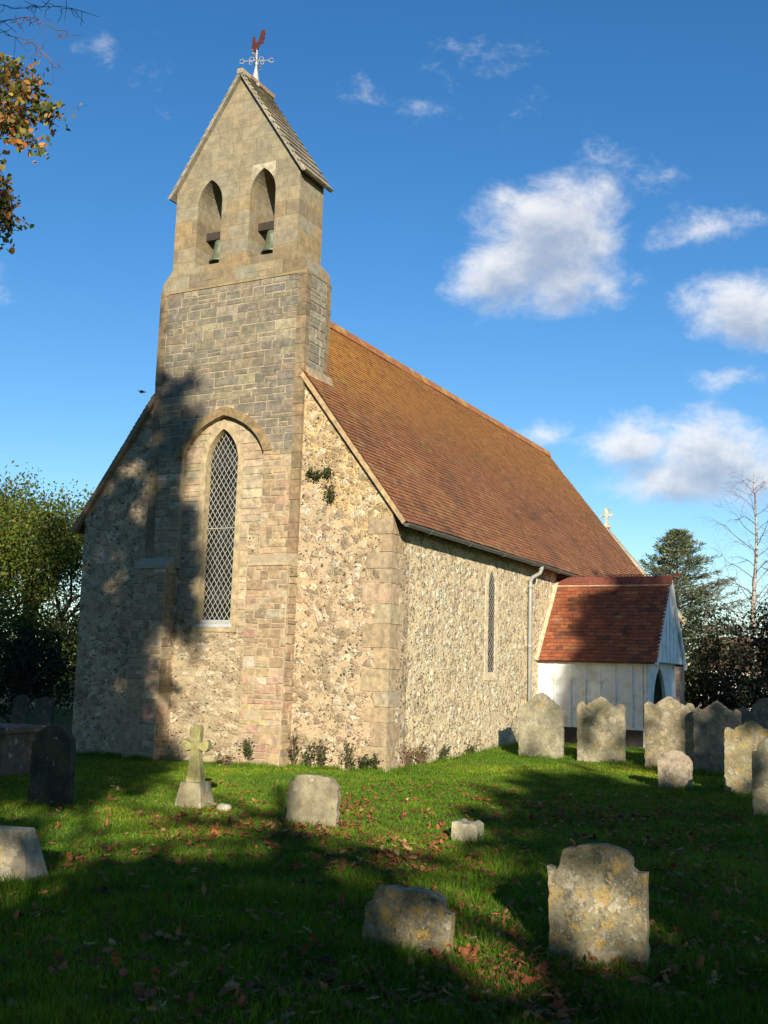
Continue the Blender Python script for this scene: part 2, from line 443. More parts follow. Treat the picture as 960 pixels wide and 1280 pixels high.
M_rough = mat_blocks('rough_buttress_stone', .75, .45, .02, (.50, .44, .36))
M_tile = mat_tile('old_clay_tiles', True)
M_tile2 = mat_tile('orange_clay_tiles')
M_slab = mat_blocks('stone_slates', .5, .5)
M_ridge = mat_plain('ridge_terracotta', (.29, .11, .04), .8, .3, 14, .3, .01, c2=(.42, .25, .06), c2scale=2.2)
M_white = mat_plain('white_painted_boards', (.74, .76, .77), .6, .08, 9, .25, .006, c2=(.58, .60, .54), c2scale=3.5)
M_plinth = mat_plain('tarred_plinth', (.035, .03, .027), .8, .3, 8, .4, .01)
M_iron = mat_plain('painted_cast_iron', (.20, .21, .20), .5, .15, 20, .1, .004)
M_gutter = mat_plain('dark_gutter', (.085, .095, .085), .45, .2, 20, .1, .004)
M_pipe = mat_plain('grey_pipe_paint', (.30, .32, .30), .5, .15, 12, .1, .004)
M_lead = mat_plain('window_lead', (.34, .33, .29), .6, .15, 30, .1, .002)
M_dark = mat_plain('dark_timber', (.035, .028, .022), .8, .3, 8, .3, .01)
M_bell = mat_plain('bell_bronze', (.12, .145, .09), .5, .3, 9, .2, .01, .3)
M_vane = mat_plain('rusty_iron', (.095, .022, .02), .75, .3, 20, .2, .004)
M_vanew = mat_plain('white_lead_cap', (.40, .40, .37), .6, .15, 10, .2, .004)
M_vaneg = mat_plain('weathered_iron', (.30, .27, .22), .7, .3, 20, .2, .004)
M_sill = mat_plain('lead_sill', (.42, .46, .50), .5, .1, 12, .1, .005)
m_, h_ = new_mat('old_window_glass')
nz = h_.noise(h_.pos, 9, 3); vz = h_.vor(h_.vm('MULTIPLY', h_.pos, (9, 9, 6)), 1.)
setin(h_, h_.b, Base_Color=h_.mix(h_.step(h_.noise(h_.pos, 2, 3), .4, .7), (.008, .01, .009), (.03, .035, .033)), Roughness=.07,
      Normal=bump(h_, h_.math('ADD', nz, h_.n('ShaderNodeSeparateColor', {'Color': vz.outputs['Color']}).outputs[0]), .8, .03))
M_glass = m_
# belfry: big, nearly flush sandstone blocks
m_, h_ = new_mat('belfry_sandstone')
sp = h_.n('ShaderNodeSeparateXYZ', {0: h_.pos})
uv = h_.n('ShaderNodeCombineXYZ', {0: h_.math('ADD', sp.outputs[0], sp.outputs[1]), 1: sp.outputs[2]}).outputs[0]
uvw = h_.vm('ADD', uv, h_.vm('MULTIPLY', h_.noise(h_.pos, 3, 3, out='Color'), (.03, .03, 0)))
bk = h_.n('ShaderNodeTexBrick', {'Vector': uvw, 'Scale': 1., 'Mortar Size': .011, 'Mortar Smooth': .6, 'Bias': 0., 'Brick Width': .55, 'Row Height': .29,
          'Color1': (0, 0, 0, 1), 'Color2': (1, 1, 1, 1), 'Mortar': (.5, .5, .5, 1)}, offset=.37, squash=1.3, squash_frequency=3)
rampc = h_.ramp(h_.n('ShaderNodeSeparateColor', {'Color': bk.outputs['Color']}).outputs[0],
                [(0, (.27, .20, .105)), (.25, (.185, .155, .105)), (.5, (.30, .22, .11)), (.75, (.25, .235, .175)), (1., (.175, .13, .072))])
hi = h_.step(h_.math('ADD', sp.outputs[2], h_.math('MULTIPLY', h_.noise(h_.pos, 1.4, 3), .5)), 10.6, 11.0)
cc = h_.mix(h_.math('MULTIPLY', hi, .6), rampc, (.245, .225, .16))
n1 = h_.noise(h_.pos, 7, 6, .65)
cc = h_.mix(h_.step(n1, .3, .72), h_.mix(1., cc, (.74, .74, .74), 'MULTIPLY'), h_.mix(1., cc, (1.2, 1.18, 1.12), 'MULTIPLY'))
cc = h_.mix(h_.math('MULTIPLY', h_.step(h_.noise(h_.pos, 2.4, 5, .65), .54, .7), .45), cc, (.14, .115, .07))
cc = h_.mix(h_.math('MULTIPLY', h_.step(h_.noise(h_.pos, 19, 3), .64, .7), .6), cc, (.36, .33, .24))
cc = h_.mix(h_.math('MULTIPLY', bk.outputs['Fac'], .45), cc, (.29, .235, .14))
setin(h_, h_.b, Base_Color=cc, Roughness=.92, Normal=bump(h_, h_.math('SUBTRACT', n1, h_.math('MULTIPLY', bk.outputs['Fac'], .6)), .9, .014))
M_belfry = m_
M_leaf = mat_leaf('tree_leaves', .35)
M_needle = mat_leaf('conifer_needles', .12, .6)
M_evergreen = mat_leaf('dark_evergreen_leaves', .1, .5)
M_blade = mat_leaf('grass_blades', .35, .6)
M_litter = mat_leaf('dead_leaves', .15, .8)
M_bark = mat_bark('grey_bark', (.12, .095, .07))
M_birch = mat_bark('birch_bark', (.36, .32, .28), True)
M_twig = mat_bark('birch_twigs', (.13, .075, .065))

PAL_ASH = [(5, (.175, .155, .112)), (4, (.145, .135, .108)), (2.4, (.20, .165, .105)), (.9, (.30, .26, .18)), (.8, (.125, .11, .085)), (.12, (.15, .09, .055))]
PAL_TAN = [(4, (.235, .16, .075)), (3, (.215, .15, .075)), (1.5, (.26, .195, .105)), (1, (.19, .13, .065))]
PAL_QUOIN = [(3, (.335, .255, .145)), (1.2, (.37, .30, .19)), (1.5, (.31, .225, .125)), (1, (.325, .28, .19))]
PAL_ROUGH = [(3, (.28, .20, .11)), (2, (.235, .165, .095)), (2, (.31, .24, .145)), (1.2, (.27, .17, .11)), (1., (.185, .14, .09)), (.6, (.38, .32, .24))]
PAL_PINK = [(3, (.295, .195, .13)), (3, (.29, .205, .12)), (1., (.27, .155, .108)), (1.5, (.34, .265, .175)), (.6, (.42, .36, .28)), (1, (.30, .235, .115))]
PAL_CREAM = [(3, (.39, .30, .18)), (2, (.41, .33, .21)), (1.2, (.365, .28, .165))]

# ================================================================== CHURCH
church = thing('church', 'flint and stone village church with tall bell gable and long red tiled roof', 'church', (0, 0, 0))
def grey(P, k=.22, g=1.12): return [(w, tuple((x*(1-k)+k*(.3*c[0]+.6*c[1]+.1*c[2]))*g for x in c)) for w, c in P]
PAL_ASH, PAL_TAN, PAL_QUOIN, PAL_ROUGH, PAL_PINK, PAL_CREAM = grey(PAL_ASH, .08, 1.14), grey(PAL_TAN, .22, 1.05), grey(PAL_QUOIN, .15, 1.15), grey(PAL_ROUGH, .12, 1.32), grey(PAL_PINK, .10, 1.36), grey(PAL_CREAM, .2, 1.08)
def blend(P, k): m = [sum(w*c[i] for w, c in P)/sum(w for w, c in P) for i in range(3)]; return [(w, tuple(x*(1-k)+y*k for x, y in zip(c, m))) for w, c in P]
PAL_ASH, PAL_ROUGH, PAL_PINK, PAL_QUOIN = blend(PAL_ASH, .42), blend(PAL_ROUGH, .25), blend(PAL_PINK, .25), blend(PAL_QUOIN, .4)
KS, KN, HR = 1.304, 1.373, 9.233
XS, XN = 3.634, -3.40
zS = lambda x: HR-KS*x
zN = lambda x: HR+KN*x
front = lambda u, v, d: (u, -d, v)          # west-facing surfaces, d = outwards
LN = 18.7
# --- west gable wall, either side of the bell gable
mb = MB()
mb.plate([(.95, -.8), (XS, -.8), (XS, zS(XS)-.10), (1.5, zS(1.5)-.10), (.95, 7.2)], [], front, 0., -.7)
mb.plate([(XN+.06, -.8), (-1.0, -.8), (-1.0, 7.2), (-1.5, zN(-1.5)-.10), (XN, zN(XN)-.10)], [], front, 0., -.7)
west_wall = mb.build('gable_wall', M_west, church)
# corner quoins on both faces of the south west corner
mb = MB(); z = -.25; k = 0
while z < 4.15:
    hh = random.uniform(.24, .42); hh = min(hh, 4.28-z)
    a, b = (.52, .24) if k % 2 else (.26, .46)
    a += random.uniform(-.06, .06); b += random.uniform(-.06, .06); c = vary(pick(PAL_QUOIN), .09)
    mb.box((XS-a, -.016+random.uniform(-.004, .004), z+.006), (XS+.012, b, z+hh-.006), c, .004); z += hh; k += 1
mb.build('quoin_stones', M_dress, west_wall)
# --- bay below the arch with the lancet
WX, WA, WS, WZ, WR = -.085, .37, 2.36, 5.42, .66
lanc = [(WX-WA, WS), (WX+WA, WS)]+pointed(WA, WR, 10, WX, WZ)
def lancet(e, lo=0.): return [(WX-WA-e, WS-lo), (WX+WA+e, WS-lo)]+pointed(WA+e, WR+e*1.4, 10, WX, WZ)
mb = MB()
mb.plate([(-1.02, -.8), (.96, -.8), (.96, 6.5), (-1.02, 6.5)], [lancet(.10, .12)], front, -.062, -.5)
bay = mb.build('bay_wall', M_bay, church)
mb = MB()     # pale dressed facing around the lancet
def bayspan(z):
    L, R_ = -.99, .93
    e = .12
    if z < WS-.12: return []
    if z < WZ: hw = WA+e
    else:
        pts = pointed(WA+e, WR+e*1.4, 14, 0, WZ); hw = 0
        for (x0, za), (x1, zb) in zip(pts[:15], pts[1:15]):
            if za <= z <= zb: hw = x0+(x1-x0)*(z-za)/(zb-za+1e-9)
    if z < 4.3:
        L, R_ = WX-WA-.34, WX+WA+.30
    if hw <= 0: return [(L, R_)]
    return [(L, WX-hw), (WX+hw, R_)]
courses(mb, lambda u, v, d: (u, .062-d, v), 2.0, 6.45, bayspan, PAL_CREAM, .18, .36, .3, .7, .016, .005, .002, .07, .002)
mb.plate(lancet(.13, .16), [lancet(.0, .0)], lambda u, v, d: (u, .062-d, v), .028, -.13, (.40, .325, .20))
mb.build('window_surround', M_dress, bay)
# --- lancet glass with lattice
def lattice(name, parent, outline, to3, dx, dz, bw, mat, hz=None):
    mb = MB()
    us = [p[0] for p in outline]; vs = [p[1] for p in outline]
    u0, u1, v0, v1 = min(us), max(us), min(vs), max(vs); n = len(outline)
    def clip(p, d):
        ts = []
        for i in range(n):
            a = outline[i]; b = outline[(i+1) % n]; ex, ez = b[0]-a[0], b[1]-a[1]
            den = d[0]*ez-d[1]*ex
            if abs(den) < 1e-9: continue
            t = ((a[0]-p[0])*ez-(a[1]-p[1])*ex)/den; s = ((a[0]-p[0])*d[1]-(a[1]-p[1])*d[0])/den
            if -1e-6 <= s <= 1+1e-6: ts.append(t)
        ts.sort(); return ts
    nz = int((v1-v0+(u1-u0)*dz/dx)/dz)+2
    for sgn, dd in ((1, 0.), (-1, .004)):
        for i in range(-nz, nz*2):
            p = (u0, v0+i*dz); d = (1., sgn*dz/dx); ts = clip(p, d)
            if len(ts) >= 2 and ts[-1]-ts[0] > .02:
                A = to3(p[0]+d[0]*ts[0], p[1]+d[1]*ts[0], .012+dd); Bp = to3(p[0]+d[0]*ts[-1], p[1]+d[1]*ts[-1], .012+dd)
                nn = np.array(to3(0, 0, 1.))-np.array(to3(0, 0, 0.)); jt = lambda P_, k_: np.array(P_)+np.array([random.gauss(0, .003), 0, random.gauss(0, .004)])*k_+nn*random.uniform(-.004, .006)*k_
                pm_ = jt((np.array(A)+np.array(Bp))/2, 1.3); mb.bar(jt(A, 1), pm_, bw*random.uniform(.85, 1.15), .004, nn); mb.bar(pm_, jt(Bp, 1), bw*random.uniform(.85, 1.15), .004, nn)
    for z in hz or []:
        ts = clip((u0-1, z), (1., 0.))
        if len(ts) >= 2:
            mb.bar(to3(u0-1+ts[0], z, .022), to3(u0-1+ts[-1], z, .022), bw*1.6, .012, np.array(to3(0, 0, 1.))-np.array(to3(0, 0, 0.)))
    return mb.build(name, mat, parent, fix=False)
mb = MB(); o3 = lambda u, v, d: (u, .19-d, v)
mb.plate(lanc, [], o3, 0., -.03)
lw_ = mb.build('lancet_window', M_glass, church)
lattice('lead_lattice', lw_, lanc, o3, .112, .165, .0105, M_lead, [4.17])
mb = MB(); mb.hexa([(WX-WA-.03, .03, WS-.07), (WX+WA+.03, .03, WS-.07), (WX+WA+.03, .2, WS-.07), (WX-WA-.03, .2, WS-.07),
                    (WX-WA-.03, .03, WS-.02), (WX+WA+.03, .03, WS-.02), (WX+WA+.03, .185, WS+.07), (WX-WA-.03, .185, WS+.07)])
mb.build('window_sill', M_sill, lw_)
# --- bell gable
Y0, Y1, TH, TB = -.074, .80, 1.72, 1.473
bg = thing('bell_gable', None, None); bg.parent = church
AX, AA, AS, AH = -.02, .94, 5.56, .76
def archpts(e, n=12):
    a, hh = AA+e, AH+e*.95; P0, P1, P2 = (a, 0.), (.80*a, .72*hh), (0., hh); r = []
    for i in range(n+1):
        t = i/n; r.append((AX+(1-t)**2*P0[0]+2*t*(1-t)*P1[0]+t*t*P2[0], AS+(1-t)**2*P0[1]+2*t*(1-t)*P1[1]+t*t*P2[1]))
    return r+[(2*AX-x, z) for x, z in r[::-1][1:]]
mb = MB(); ap = archpts(0.)
mb.plate([(-TH, 3.4), (AX-AA, 3.4)]+ap[::-1]+[(AX+AA, 3.4), (TH, 3.4), (TH, 8.93), (-TH, 8.93)], [], front, .060, -.0585)
mb.box((-TH, .0587, 6.52), (TH, Y1, 8.93))
tower = mb.build('tower_wall', M_mortar, bg)
def tspan(z):
    e = .19
    if z < AS: hw = AA+.0
    else:
        pts = archpts(e)[:13]; hw = 0
        for (x0, za), (x1, zb) in zip(pts[:-1], pts[1:]):
            if za <= z <= zb+1e-6: hw = x0-AX+(x1-x0)*(z-za)/(zb-za+1e-9)
        hw = max(0, hw-.04) if hw else 0
    q = .17
    if hw <= 0: return [(-TH+q, TH-q)]
    return [(-TH+q, AX-hw), (AX+hw, TH-q)]
mb = MB(); f2 = lambda u, v, d: (u, -.060-d, v)
courses(mb, f2, 5.56, 8.93, tspan, PAL_ASH, .11, .21, .18, .52, .007, .010, .010, .12, .005)
courses(mb, f2, 3.62, 5.56, tspan, PAL_ROUGH, .08, .17, .10, .34, .009, .016, .016, .18, .010)
courses(mb, lambda u, v, d: (TH+d, u, v), 6.6, 8.93, lambda z: [(Y0+.14, Y1-.16)], [(4, (.215, .205, .165)), (2, (.185, .17, .13)), (1, (.265, .245, .185))], .11, .2, .2, .55, .012, .012, .005, .18)
mb.build('ashlar_blocks', M_ashlar, bg)
for sgn in (-1, 1):     # tan quoins up the corners
    mb = MB(); mb2 = MB(); z = 3.62
    while z < 8.9:
        hh = min(random.uniform(.22, .42), 8.94-z); w = .17+random.uniform(-.015, .025)
        lo, hi_ = (TH-w, TH+.014) if sgn > 0 else (-TH-.014, -TH+w)
        mb.box((lo, -.080+random.uniform(-.003, .003), z+.004), (hi_, .07, z+hh-.004), vary(pick(PAL_TAN), .12), .002)
        if z > 6.7 and sgn > 0: mb2.box((TH-.05, Y1-.16, z+.004), (TH+.016, Y1+.012, z+hh-.004), vary(pick(PAL_TAN), .12), .002)
        z += hh
    mb.build('corner_quoins', M_tan, bg)
    if mb2.v: mb2.build('corner_quoins', M_tan, bg)
mb = MB()     # arch band
a0, a1 = archpts(0., 9), archpts(.19, 9)
for i in range(len(a0)-1):
    c = vary((.235, .17, .088), .12)
    P = [a0[i], a0[i+1], a1[i+1], a1[i]]
    mb.hexa([(x, .05, z) for x, z in P]+[(x, -.086-random.uniform(0, .003), z) for x, z in P], c)
mb.build('window_arch', M_tan, bg)
# shoulders + belfry
mb = MB()
vs = []
for z, w in ((8.93, TH+.012), (9.16, TH-.04), (9.40, TB+.002)):
    vs += [(-w, Y0-.006, z), (w, Y0-.006, z), (w, Y1+.008, z), (-w, Y1+.008, z)]
fs = [(3, 2, 1, 0), (8, 9, 10, 11)]
for k in (0, 4):
    for i in range(4): fs.append((k+i, k+(i+1) % 4, k+4+(i+1) % 4, k+4+i))
mb.add(vs, fs); mb.build('sloping_shoulder', M_belfry, bg)
def bop(cx, e=0.): return [(cx-.295-e, 9.42), (cx+.295+e, 9.42)]+pointed(.295+e, .5+e, 8, cx, 10.71)
mb = MB()
GA = 13.27
mb.plate([(-TB, 9.395), (TB, 9.395), (TB, 11.06), (0, GA), (-TB, 11.06)], [bop(-.63), bop(.63)], front, -Y0, -Y1)
bel = mb.build('belfry_wall', M_belfry, bg)
for cx in (-.63, .63):    # sloped sills of the openings
    mb = MB()
    mb.hexa([(cx-.294, Y0-.012, 9.10), (cx+.294, Y0-.012, 9.10), (cx+.294, Y1-.003, 9.30), (cx-.294, Y1-.003, 9.30),
             (cx-.294, Y0-.012, 9.19), (cx+.294, Y0-.012, 9.19), (cx+.294, Y1-.003, 9.52), (cx-.294, Y1-.003, 9.52)])
    mb.build('belfry_sill', M_belfry, bel)
mb = MB()
la = [(x, z+.003) for x, z in pointed(.295, .5, 16, .63, 10.71) if z > 11.0][::-1]
mb.plate([(.36, 11.31), (.36, 11.0), (la[0][0]-.012, 11.0)]+la+[(la[-1][0]+.012, 11.0), (.90, 11.0), (.90, 11.31)], [], front, -Y0+.004, -Y0-.03, (.40, .36, .26))
mb.build('pale_lintel_stone', M_dress, bel)
mb = MB()    # stone slate roof of the bell gable
kb = (GA-11.06)/TB; th = math.atan(kb)
for sgn in (1, -1):
    Bv = np.array([-sgn*math.cos(th), 0, math.sin(th)]); Nv = np.array([sgn*math.sin(th), 0, math.cos(th)])
    O = np.array([sgn*(TB+.10), Y0-.09, 11.06-.10*kb+.02]); Lb = (TB+.10)/math.cos(th)
    mb.hexa([O, O+np.array([0, 1.06, 0]), O+np.array([0, 1.06, 0])+Bv*Lb, O+Bv*Lb, O+Nv*.035, O+np.array([0, 1.06, 0])+Nv*.035, O+np.array([0, 1.06, 0])+Bv*Lb+Nv*.035, O+Bv*Lb+Nv*.035], (.27, .25, .19))
    r = 0; v = -.02
    while v < Lb-.05:
        g = max(.14, .25-.010*r); u = 0.
        while u < 1.06:
            L = min(random.uniform(.25, .5), 1.06-u)
            if 1.06-u-L < .12: L = 1.06-u
            P = lambda uu, vv, dd: O+np.array([0, uu, 0])+Bv*vv+Nv*dd
            v1 = min(v+g*1.3, Lb)
            a = .036
            mb.hexa([P(u+.004, v, a), P(u+L-.004, v, a), P(u+L-.004, v1, a-.012), P(u+.004, v1, a-.012), P(u+.004, v, a+.05), P(u+L-.004, v, a+.05), P(u+L-.004, v1, a+.012), P(u+.004, v1, a+.012)],
                    vary(pick([(3, (.29, .26, .20)), (2, (.33, .28, .19)), (1, (.22, .20, .16))]), .15))
            u += L
        v += g; r += 1
mb.build('bell_gable_roof', M_slab, bg)
mb = MB()
mb.bar((0, .1, GA+.10), (0, .98, GA+.10), .16, .08, c=(.3, .2, .12)); mb.bar((0, -.18, GA+.085), (0, .1, GA+.085), .13, .10, c=(.40, .34, .24))
mb.build('ridge_stone', M_tan, bg)
# --- nave walls
south = lambda u, v, d: (XS+d, u, v)
SY, SA = 4.64, .19
slit = [(SY-SA, 1.62), (SY+SA, 1.62)]+pointed(SA, .42, 6, SY, 3.35)
def slitx(e): return [(SY-SA-e, 1.62-e), (SY+SA+e, 1.62-e)]+pointed(SA+e, .42+e, 6, SY, 3.35)
mb = MB(); mb.plate([(.004, -.8), (LN, -.8), (LN, 4.28), (.004, 4.28)], [slitx(.002)], south, -.001, -.7)
sw = mb.build('south_wall', M_south, church)
mb = MB(); mb.plate(slitx(.17), [slit], south, .010, -.2, (.60, .51, .36))
mb.build('slit_surround', M_dress, sw)
mb = MB(); s3 = lambda u, v, d: (XS-.012+d, u, v)
mb.plate(slitx(-.002), [], s3, 0., -.03); sl_ = mb.build('slit_window', M_glass, church)
lattice('lead_lattice', sl_, slit, s3, .11, .12, .007, M_lead)
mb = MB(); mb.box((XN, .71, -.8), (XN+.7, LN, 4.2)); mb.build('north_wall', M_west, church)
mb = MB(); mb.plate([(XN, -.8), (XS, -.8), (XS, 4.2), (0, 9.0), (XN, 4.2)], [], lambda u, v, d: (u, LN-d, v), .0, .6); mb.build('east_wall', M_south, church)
# --- nave roof
mb = MB()
ths = math.atan(KS); OX = 3.93
Bs = np.array([-math.cos(ths), 0, math.sin(ths)]); Ns = np.array([math.sin(ths), 0, math.cos(ths)])
Os = np.array([OX, -.10, zS(OX)]); Ls = OX/math.cos(ths)-.02
def tcol(u, v):
    base = pick([(5, (.28, .115, .045)), (3, (.25, .10, .043)), (2, (.31, .135, .05)), (1, (.19, .09, .045)), (.6, (.31, .165, .07))])
    return vary(base, .12, .05)
notch = lambda u, v: not (u < .98 and v*math.cos(ths) > OX-TH-.02)
tiles(mb, Os, (0, 1, 0), Bs, Ns, LN+.2, Ls, tcol, clip=notch)
def under(O, B, N, ya_, yb_, L): a_, b_ = np.array([0, ya_, 0.]), np.array([0, yb_, 0.]); mb.hexa([O+a_-N*.05, O+b_-N*.05, O+b_+B*L-N*.05, O+a_+B*L-N*.05, O+a_, O+b_, O+b_+B*L, O+a_+B*L], (.12, .06, .04))
under(Os, Bs, Ns, .885, LN+.2, Ls); under(Os, Bs, Ns, .003, .884, (OX-TH)/math.cos(ths))
thn = math.atan(KN); OXN = -3.66
Bn = np.array([math.cos(thn), 0, math.sin(thn)]); Nn = np.array([-math.sin(thn), 0, math.cos(thn)])
On = np.array([OXN, -.10, zN(OXN)]); Ln = -OXN/math.cos(thn)-.02; LT = (-OXN-TH)/math.cos(thn)
under(On, Bn, Nn, .885, LN+.2, Ln); under(On, Bn, Nn, .003, .884, LT)
tiles(mb, On, (0, 1, 0), Bn, Nn, 2.0, Ln, tcol, clip=lambda u, v: not (u < .98 and v*math.cos(thn) > -OXN-TH-.02))
roof = mb.build('nave_roof', M_tile, church, fix=False)
mb = MB()    # crested ridge tiles
y = Y1+.05
while y < LN+.05:
    L = min(.3, LN+.08-y); c = vary((.24, .09, .04), .2)
    mb.plate([(-.13, HR-.09), (-.11, HR-.09), (0, HR+.06), (.11, HR-.09), (.13, HR-.09), (.04, HR+.085), (.02, HR+.10), (-.02, HR+.10), (-.04, HR+.085)], [], lambda u, v, d, y=y: (u, y+d, v), .003, L-.003, c)
    for k in range(3):
        yy = y+.05+k*.1
        mb.bar((0, yy-.03, HR+.115), (0, yy+.03, HR+.115), .03, .04, c=c)
    y += .3
mb.build('ridge_tiles', M_ridge, roof, fix=True)
LS_ = (OX-TH)/math.cos(ths)
mb = MB()    # pale mortar verge under the west edge of the tiles
mb.hexa([Os+np.array([0, .0, 0])-Ns*.075, Os+np.array([0, .10, 0])-Ns*.075, Os+np.array([0, .10, 0])+Bs*(LS_-.02)-Ns*.075, Os+Bs*(LS_-.02)-Ns*.075,
         Os+np.array([0, -.015, 0])+Ns*.012, Os+np.array([0, .10, 0])-Ns*.002, Os+np.array([0, .10, 0])+Bs*(LS_-.02)-Ns*.002, Os+np.array([0, -.015, 0])+Bs*(LS_-.02)+Ns*.012], (.50, .36, .20))
mb.build('verge_strip', M_dress, roof); mb = MB()
mb.hexa([On-Nn*.075, On+np.array([0, .10, 0])-Nn*.075, On+np.array([0, .10, 0])+Bn*(LT-.02)-Nn*.075, On+Bn*(LT-.02)-Nn*.075,
         On+np.array([0, -.015, 0])+Nn*.012, On+np.array([0, .10, 0])-Nn*.002, On+np.array([0, .10, 0])+Bn*(LT-.02)-Nn*.002, On+np.array([0, -.015, 0])+Bn*(LT-.02)+Nn*.012], (.30, .20, .12))
mb.build('verge_strip', M_dress, roof)
mb = MB()    # lead flashing where the tower meets the tiles
mb.hexa([(TH, Y0+.1, zS(TH)+.02), (TH+.10, Y0+.1, zS(TH+.10)+.035), (TH+.10, Y1+.1, zS(TH+.10)+.035), (TH, Y1+.1, zS(TH)+.02),
         (TH, Y0+.1, zS(TH)+.14), (TH+.03, Y0+.1, zS(TH)+.13), (TH+.03, Y1+.1, zS(TH)+.13), (TH, Y1+.1, zS(TH)+.14)], (.36, .28, .18))
mb.build('mortar_flashing', M_dress, roof)
mb = MB()    # soffit and wall plate
mb.hexa([(XS-.02, .03, 4.20), (OX-.07, .03, 4.02), (OX-.07, LN, 4.02), (XS-.02, LN, 4.20), (XS-.02, .03, 4.34), (OX-.07, .03, 4.10), (OX-.07, LN, 4.10), (XS-.02, LN, 4.34)])
mb.build('eaves_board', M_dark, roof)
mb = MB()
gx, gzz = OX+.035, zS(OX)-.035
prof = [(gx+.062*math.cos(t), gzz+.062*math.sin(t)) for t in [math.pi+math.pi*i/8 for i in range(9)]]
prof2 = [(gx+.052*math.cos(t), gzz+.052*math.sin(t)) for t in [math.pi+math.pi*i/8 for i in range(9)]]
for i in range(8):
    for pr_ in (prof, prof2):
        (xa, za), (xb, zb) = pr_[i], pr_[i+1]
        mb.add([(xa, -.12, za), (xb, -.12, zb), (xb, LN+.1, zb), (xa, LN+.1, za)], [(0, 1, 2, 3)])
mb.add([(x, -.12, z) for x, z in prof], [tuple(range(9))])
for y in np.arange(.8, LN, 1.8): mb.tube([(gx+.07*math.cos(t), y, gzz+.07*math.sin(t)) for t in [math.pi+math.pi*i/8 for i in range(9)]], .012, 5)
mb.build('gutter', M_gutter, church, fix=False)
mb = MB()
py0 = 6.80
mb.tube([(gx, py0, gzz-.05), (gx, py0, gzz-.12), (gx-.03, py0, gzz-.19), (XS+.14, py0, gzz-.27), (XS+.085, py0, gzz-.34), (XS+.075, py0, gzz-.45), (XS+.075, py0, .0)], .043, 10)
for z in (3.55, 2.2, .9): mb.tube([(XS+.075, py0, z), (XS+.075, py0, z+.07)], .055, 10)
mb.tube([(gx, py0, gzz-.03), (gx, py0, gzz-.12)], .055, 10)
mb.build('downpipe', M_pipe, church, smooth=True)
# --- lower buttresses
def buttress(x0, x1, inner):
    mb = MB(); yb = -.36; zt = 3.38
    mb.hexa([(x0, yb, -.8), (x1, yb, -.8), (x1, .055, -.8), (x0, .055, -.8), (x0+.01, yb+.06, zt), (x1-.01, yb+.06, zt), (x1-.01, .055, zt), (x0+.01, .055, zt)], (.42, .33, .2))
    mb.hexa([(x0+.0, yb+.03, zt), (x1, yb+.03, zt), (x1, .05, zt), (x0, .05, zt), (x0+.0, yb+.05, zt+.06), (x1, yb+.05, zt+.06), (x1, -.055, zt+.24), (x0, -.055, zt+.24)], (.40, .35, .25))
    b = mb.build('buttress', M_mortar, church)
    mb = MB(); sl = lambda z: .06*(z+.8)/(zt+.8)
    courses(mb, lambda u, v, d: (u, yb+sl(v)-d, v), -.45, 1.75, lambda z: [(x0+.005, x1-.005)], PAL_PINK, .10, .22, .12, .36, .009, .014, .016, .16, .010)
    courses(mb, lambda u, v, d: (u, yb+sl(v)-d, v), 1.75, zt, lambda z: [(x0+.005, x1-.005)], PAL_ROUGH, .09, .2, .12, .36, .009, .016, .016, .18, .010)
    courses(mb, lambda u, v, d: (x1+d, u, v), -.45, zt, lambda z: [(yb+sl(z)+.01, -.005)], PAL_ROUGH, .12, .26, .16, .4, .012, .018, .012, .2, .01)
    mb.build('buttress_stones', M_rough, b)
buttress(.86, 1.74, -1); buttress(-1.76, -1.0, 1)
# --- chancel
CE, CW, CR, CK = 25.9, 2.85, 7.48, 1.2
zC = lambda x: CR-CK*abs(x)
mb = MB(); mb.box((-CW, LN, -.8), (CW, CE-.01, zC(CW)-.05)); mb.plate([(-CW-.02, -.8), (CW+.02, -.8), (CW+.02, zC(CW)), (0, CR), (-CW-.02, zC(CW))], [], lambda u, v, d: (u, CE+d, v), 0., .5)
mb.build('chancel_wall', M_south, church)
mb = MB(); tc = math.atan(CK); Bc = np.array([-math.cos(tc), 0, math.sin(tc)]); Nc = np.array([math.sin(tc), 0, math.cos(tc)]); Oc = np.array([CW+.2, LN, zC(CW+.2)]); Lc = (CW+.2)/math.cos(tc)
tiles(mb, Oc, (0, 1, 0), Bc, Nc, CE-LN, Lc, tcol)
mb.add([Oc, Oc+np.array([0, CE-LN, 0]), Oc+np.array([0, CE-LN, 0])+Bc*Lc, Oc+Bc*Lc], [(0, 1, 2, 3)], (.12, .06, .04))
mb.add([(-CW-.2, LN, zC(CW+.2)), (-CW-.2, CE, zC(CW+.2)), (0, CE, CR), (0, LN, CR)], [(0, 1, 2, 3)], (.18, .09, .05))
mb.build('chancel_roof', M_tile, church, fix=False)
mb = MB(); z_, n_ = 0, 9
for sgn in (1, -1):
    for i in range(n_):
        xa, xb = sgn*(CW+.25)*(1-i/n_), sgn*(CW+.25)*(1-(i+1)/n_)
        mb.hexa([(xa, CE-.06, zC(xa)), (xb, CE-.06, zC(xb)), (xb, CE+.44, zC(xb)), (xa, CE+.44, zC(xa)), (xa, CE-.06, zC(xa)+.20), (xb, CE-.06, zC(xb)+.20), (xb, CE+.44, zC(xb)+.20), (xa, CE+.44, zC(xa)+.20)], vary((.36, .33, .24), .15))
cope = mb.build('gable_coping', M_ashlar, church)
mb = MB(); cz = CR+.18
def crossline(s=1.):
    q = [(.05, 0), (.035, .12), (.045, .30), (.17, .28), (.20, .245), (.235, .30), (.20, .395), (.17, .36), (.045, .34), (.06, .50), (.095, .55), (0, .60)]
    return [(x*s, z*s) for x, z in q]+[(-x*s, z*s) for x, z in q[::-1][1:]]
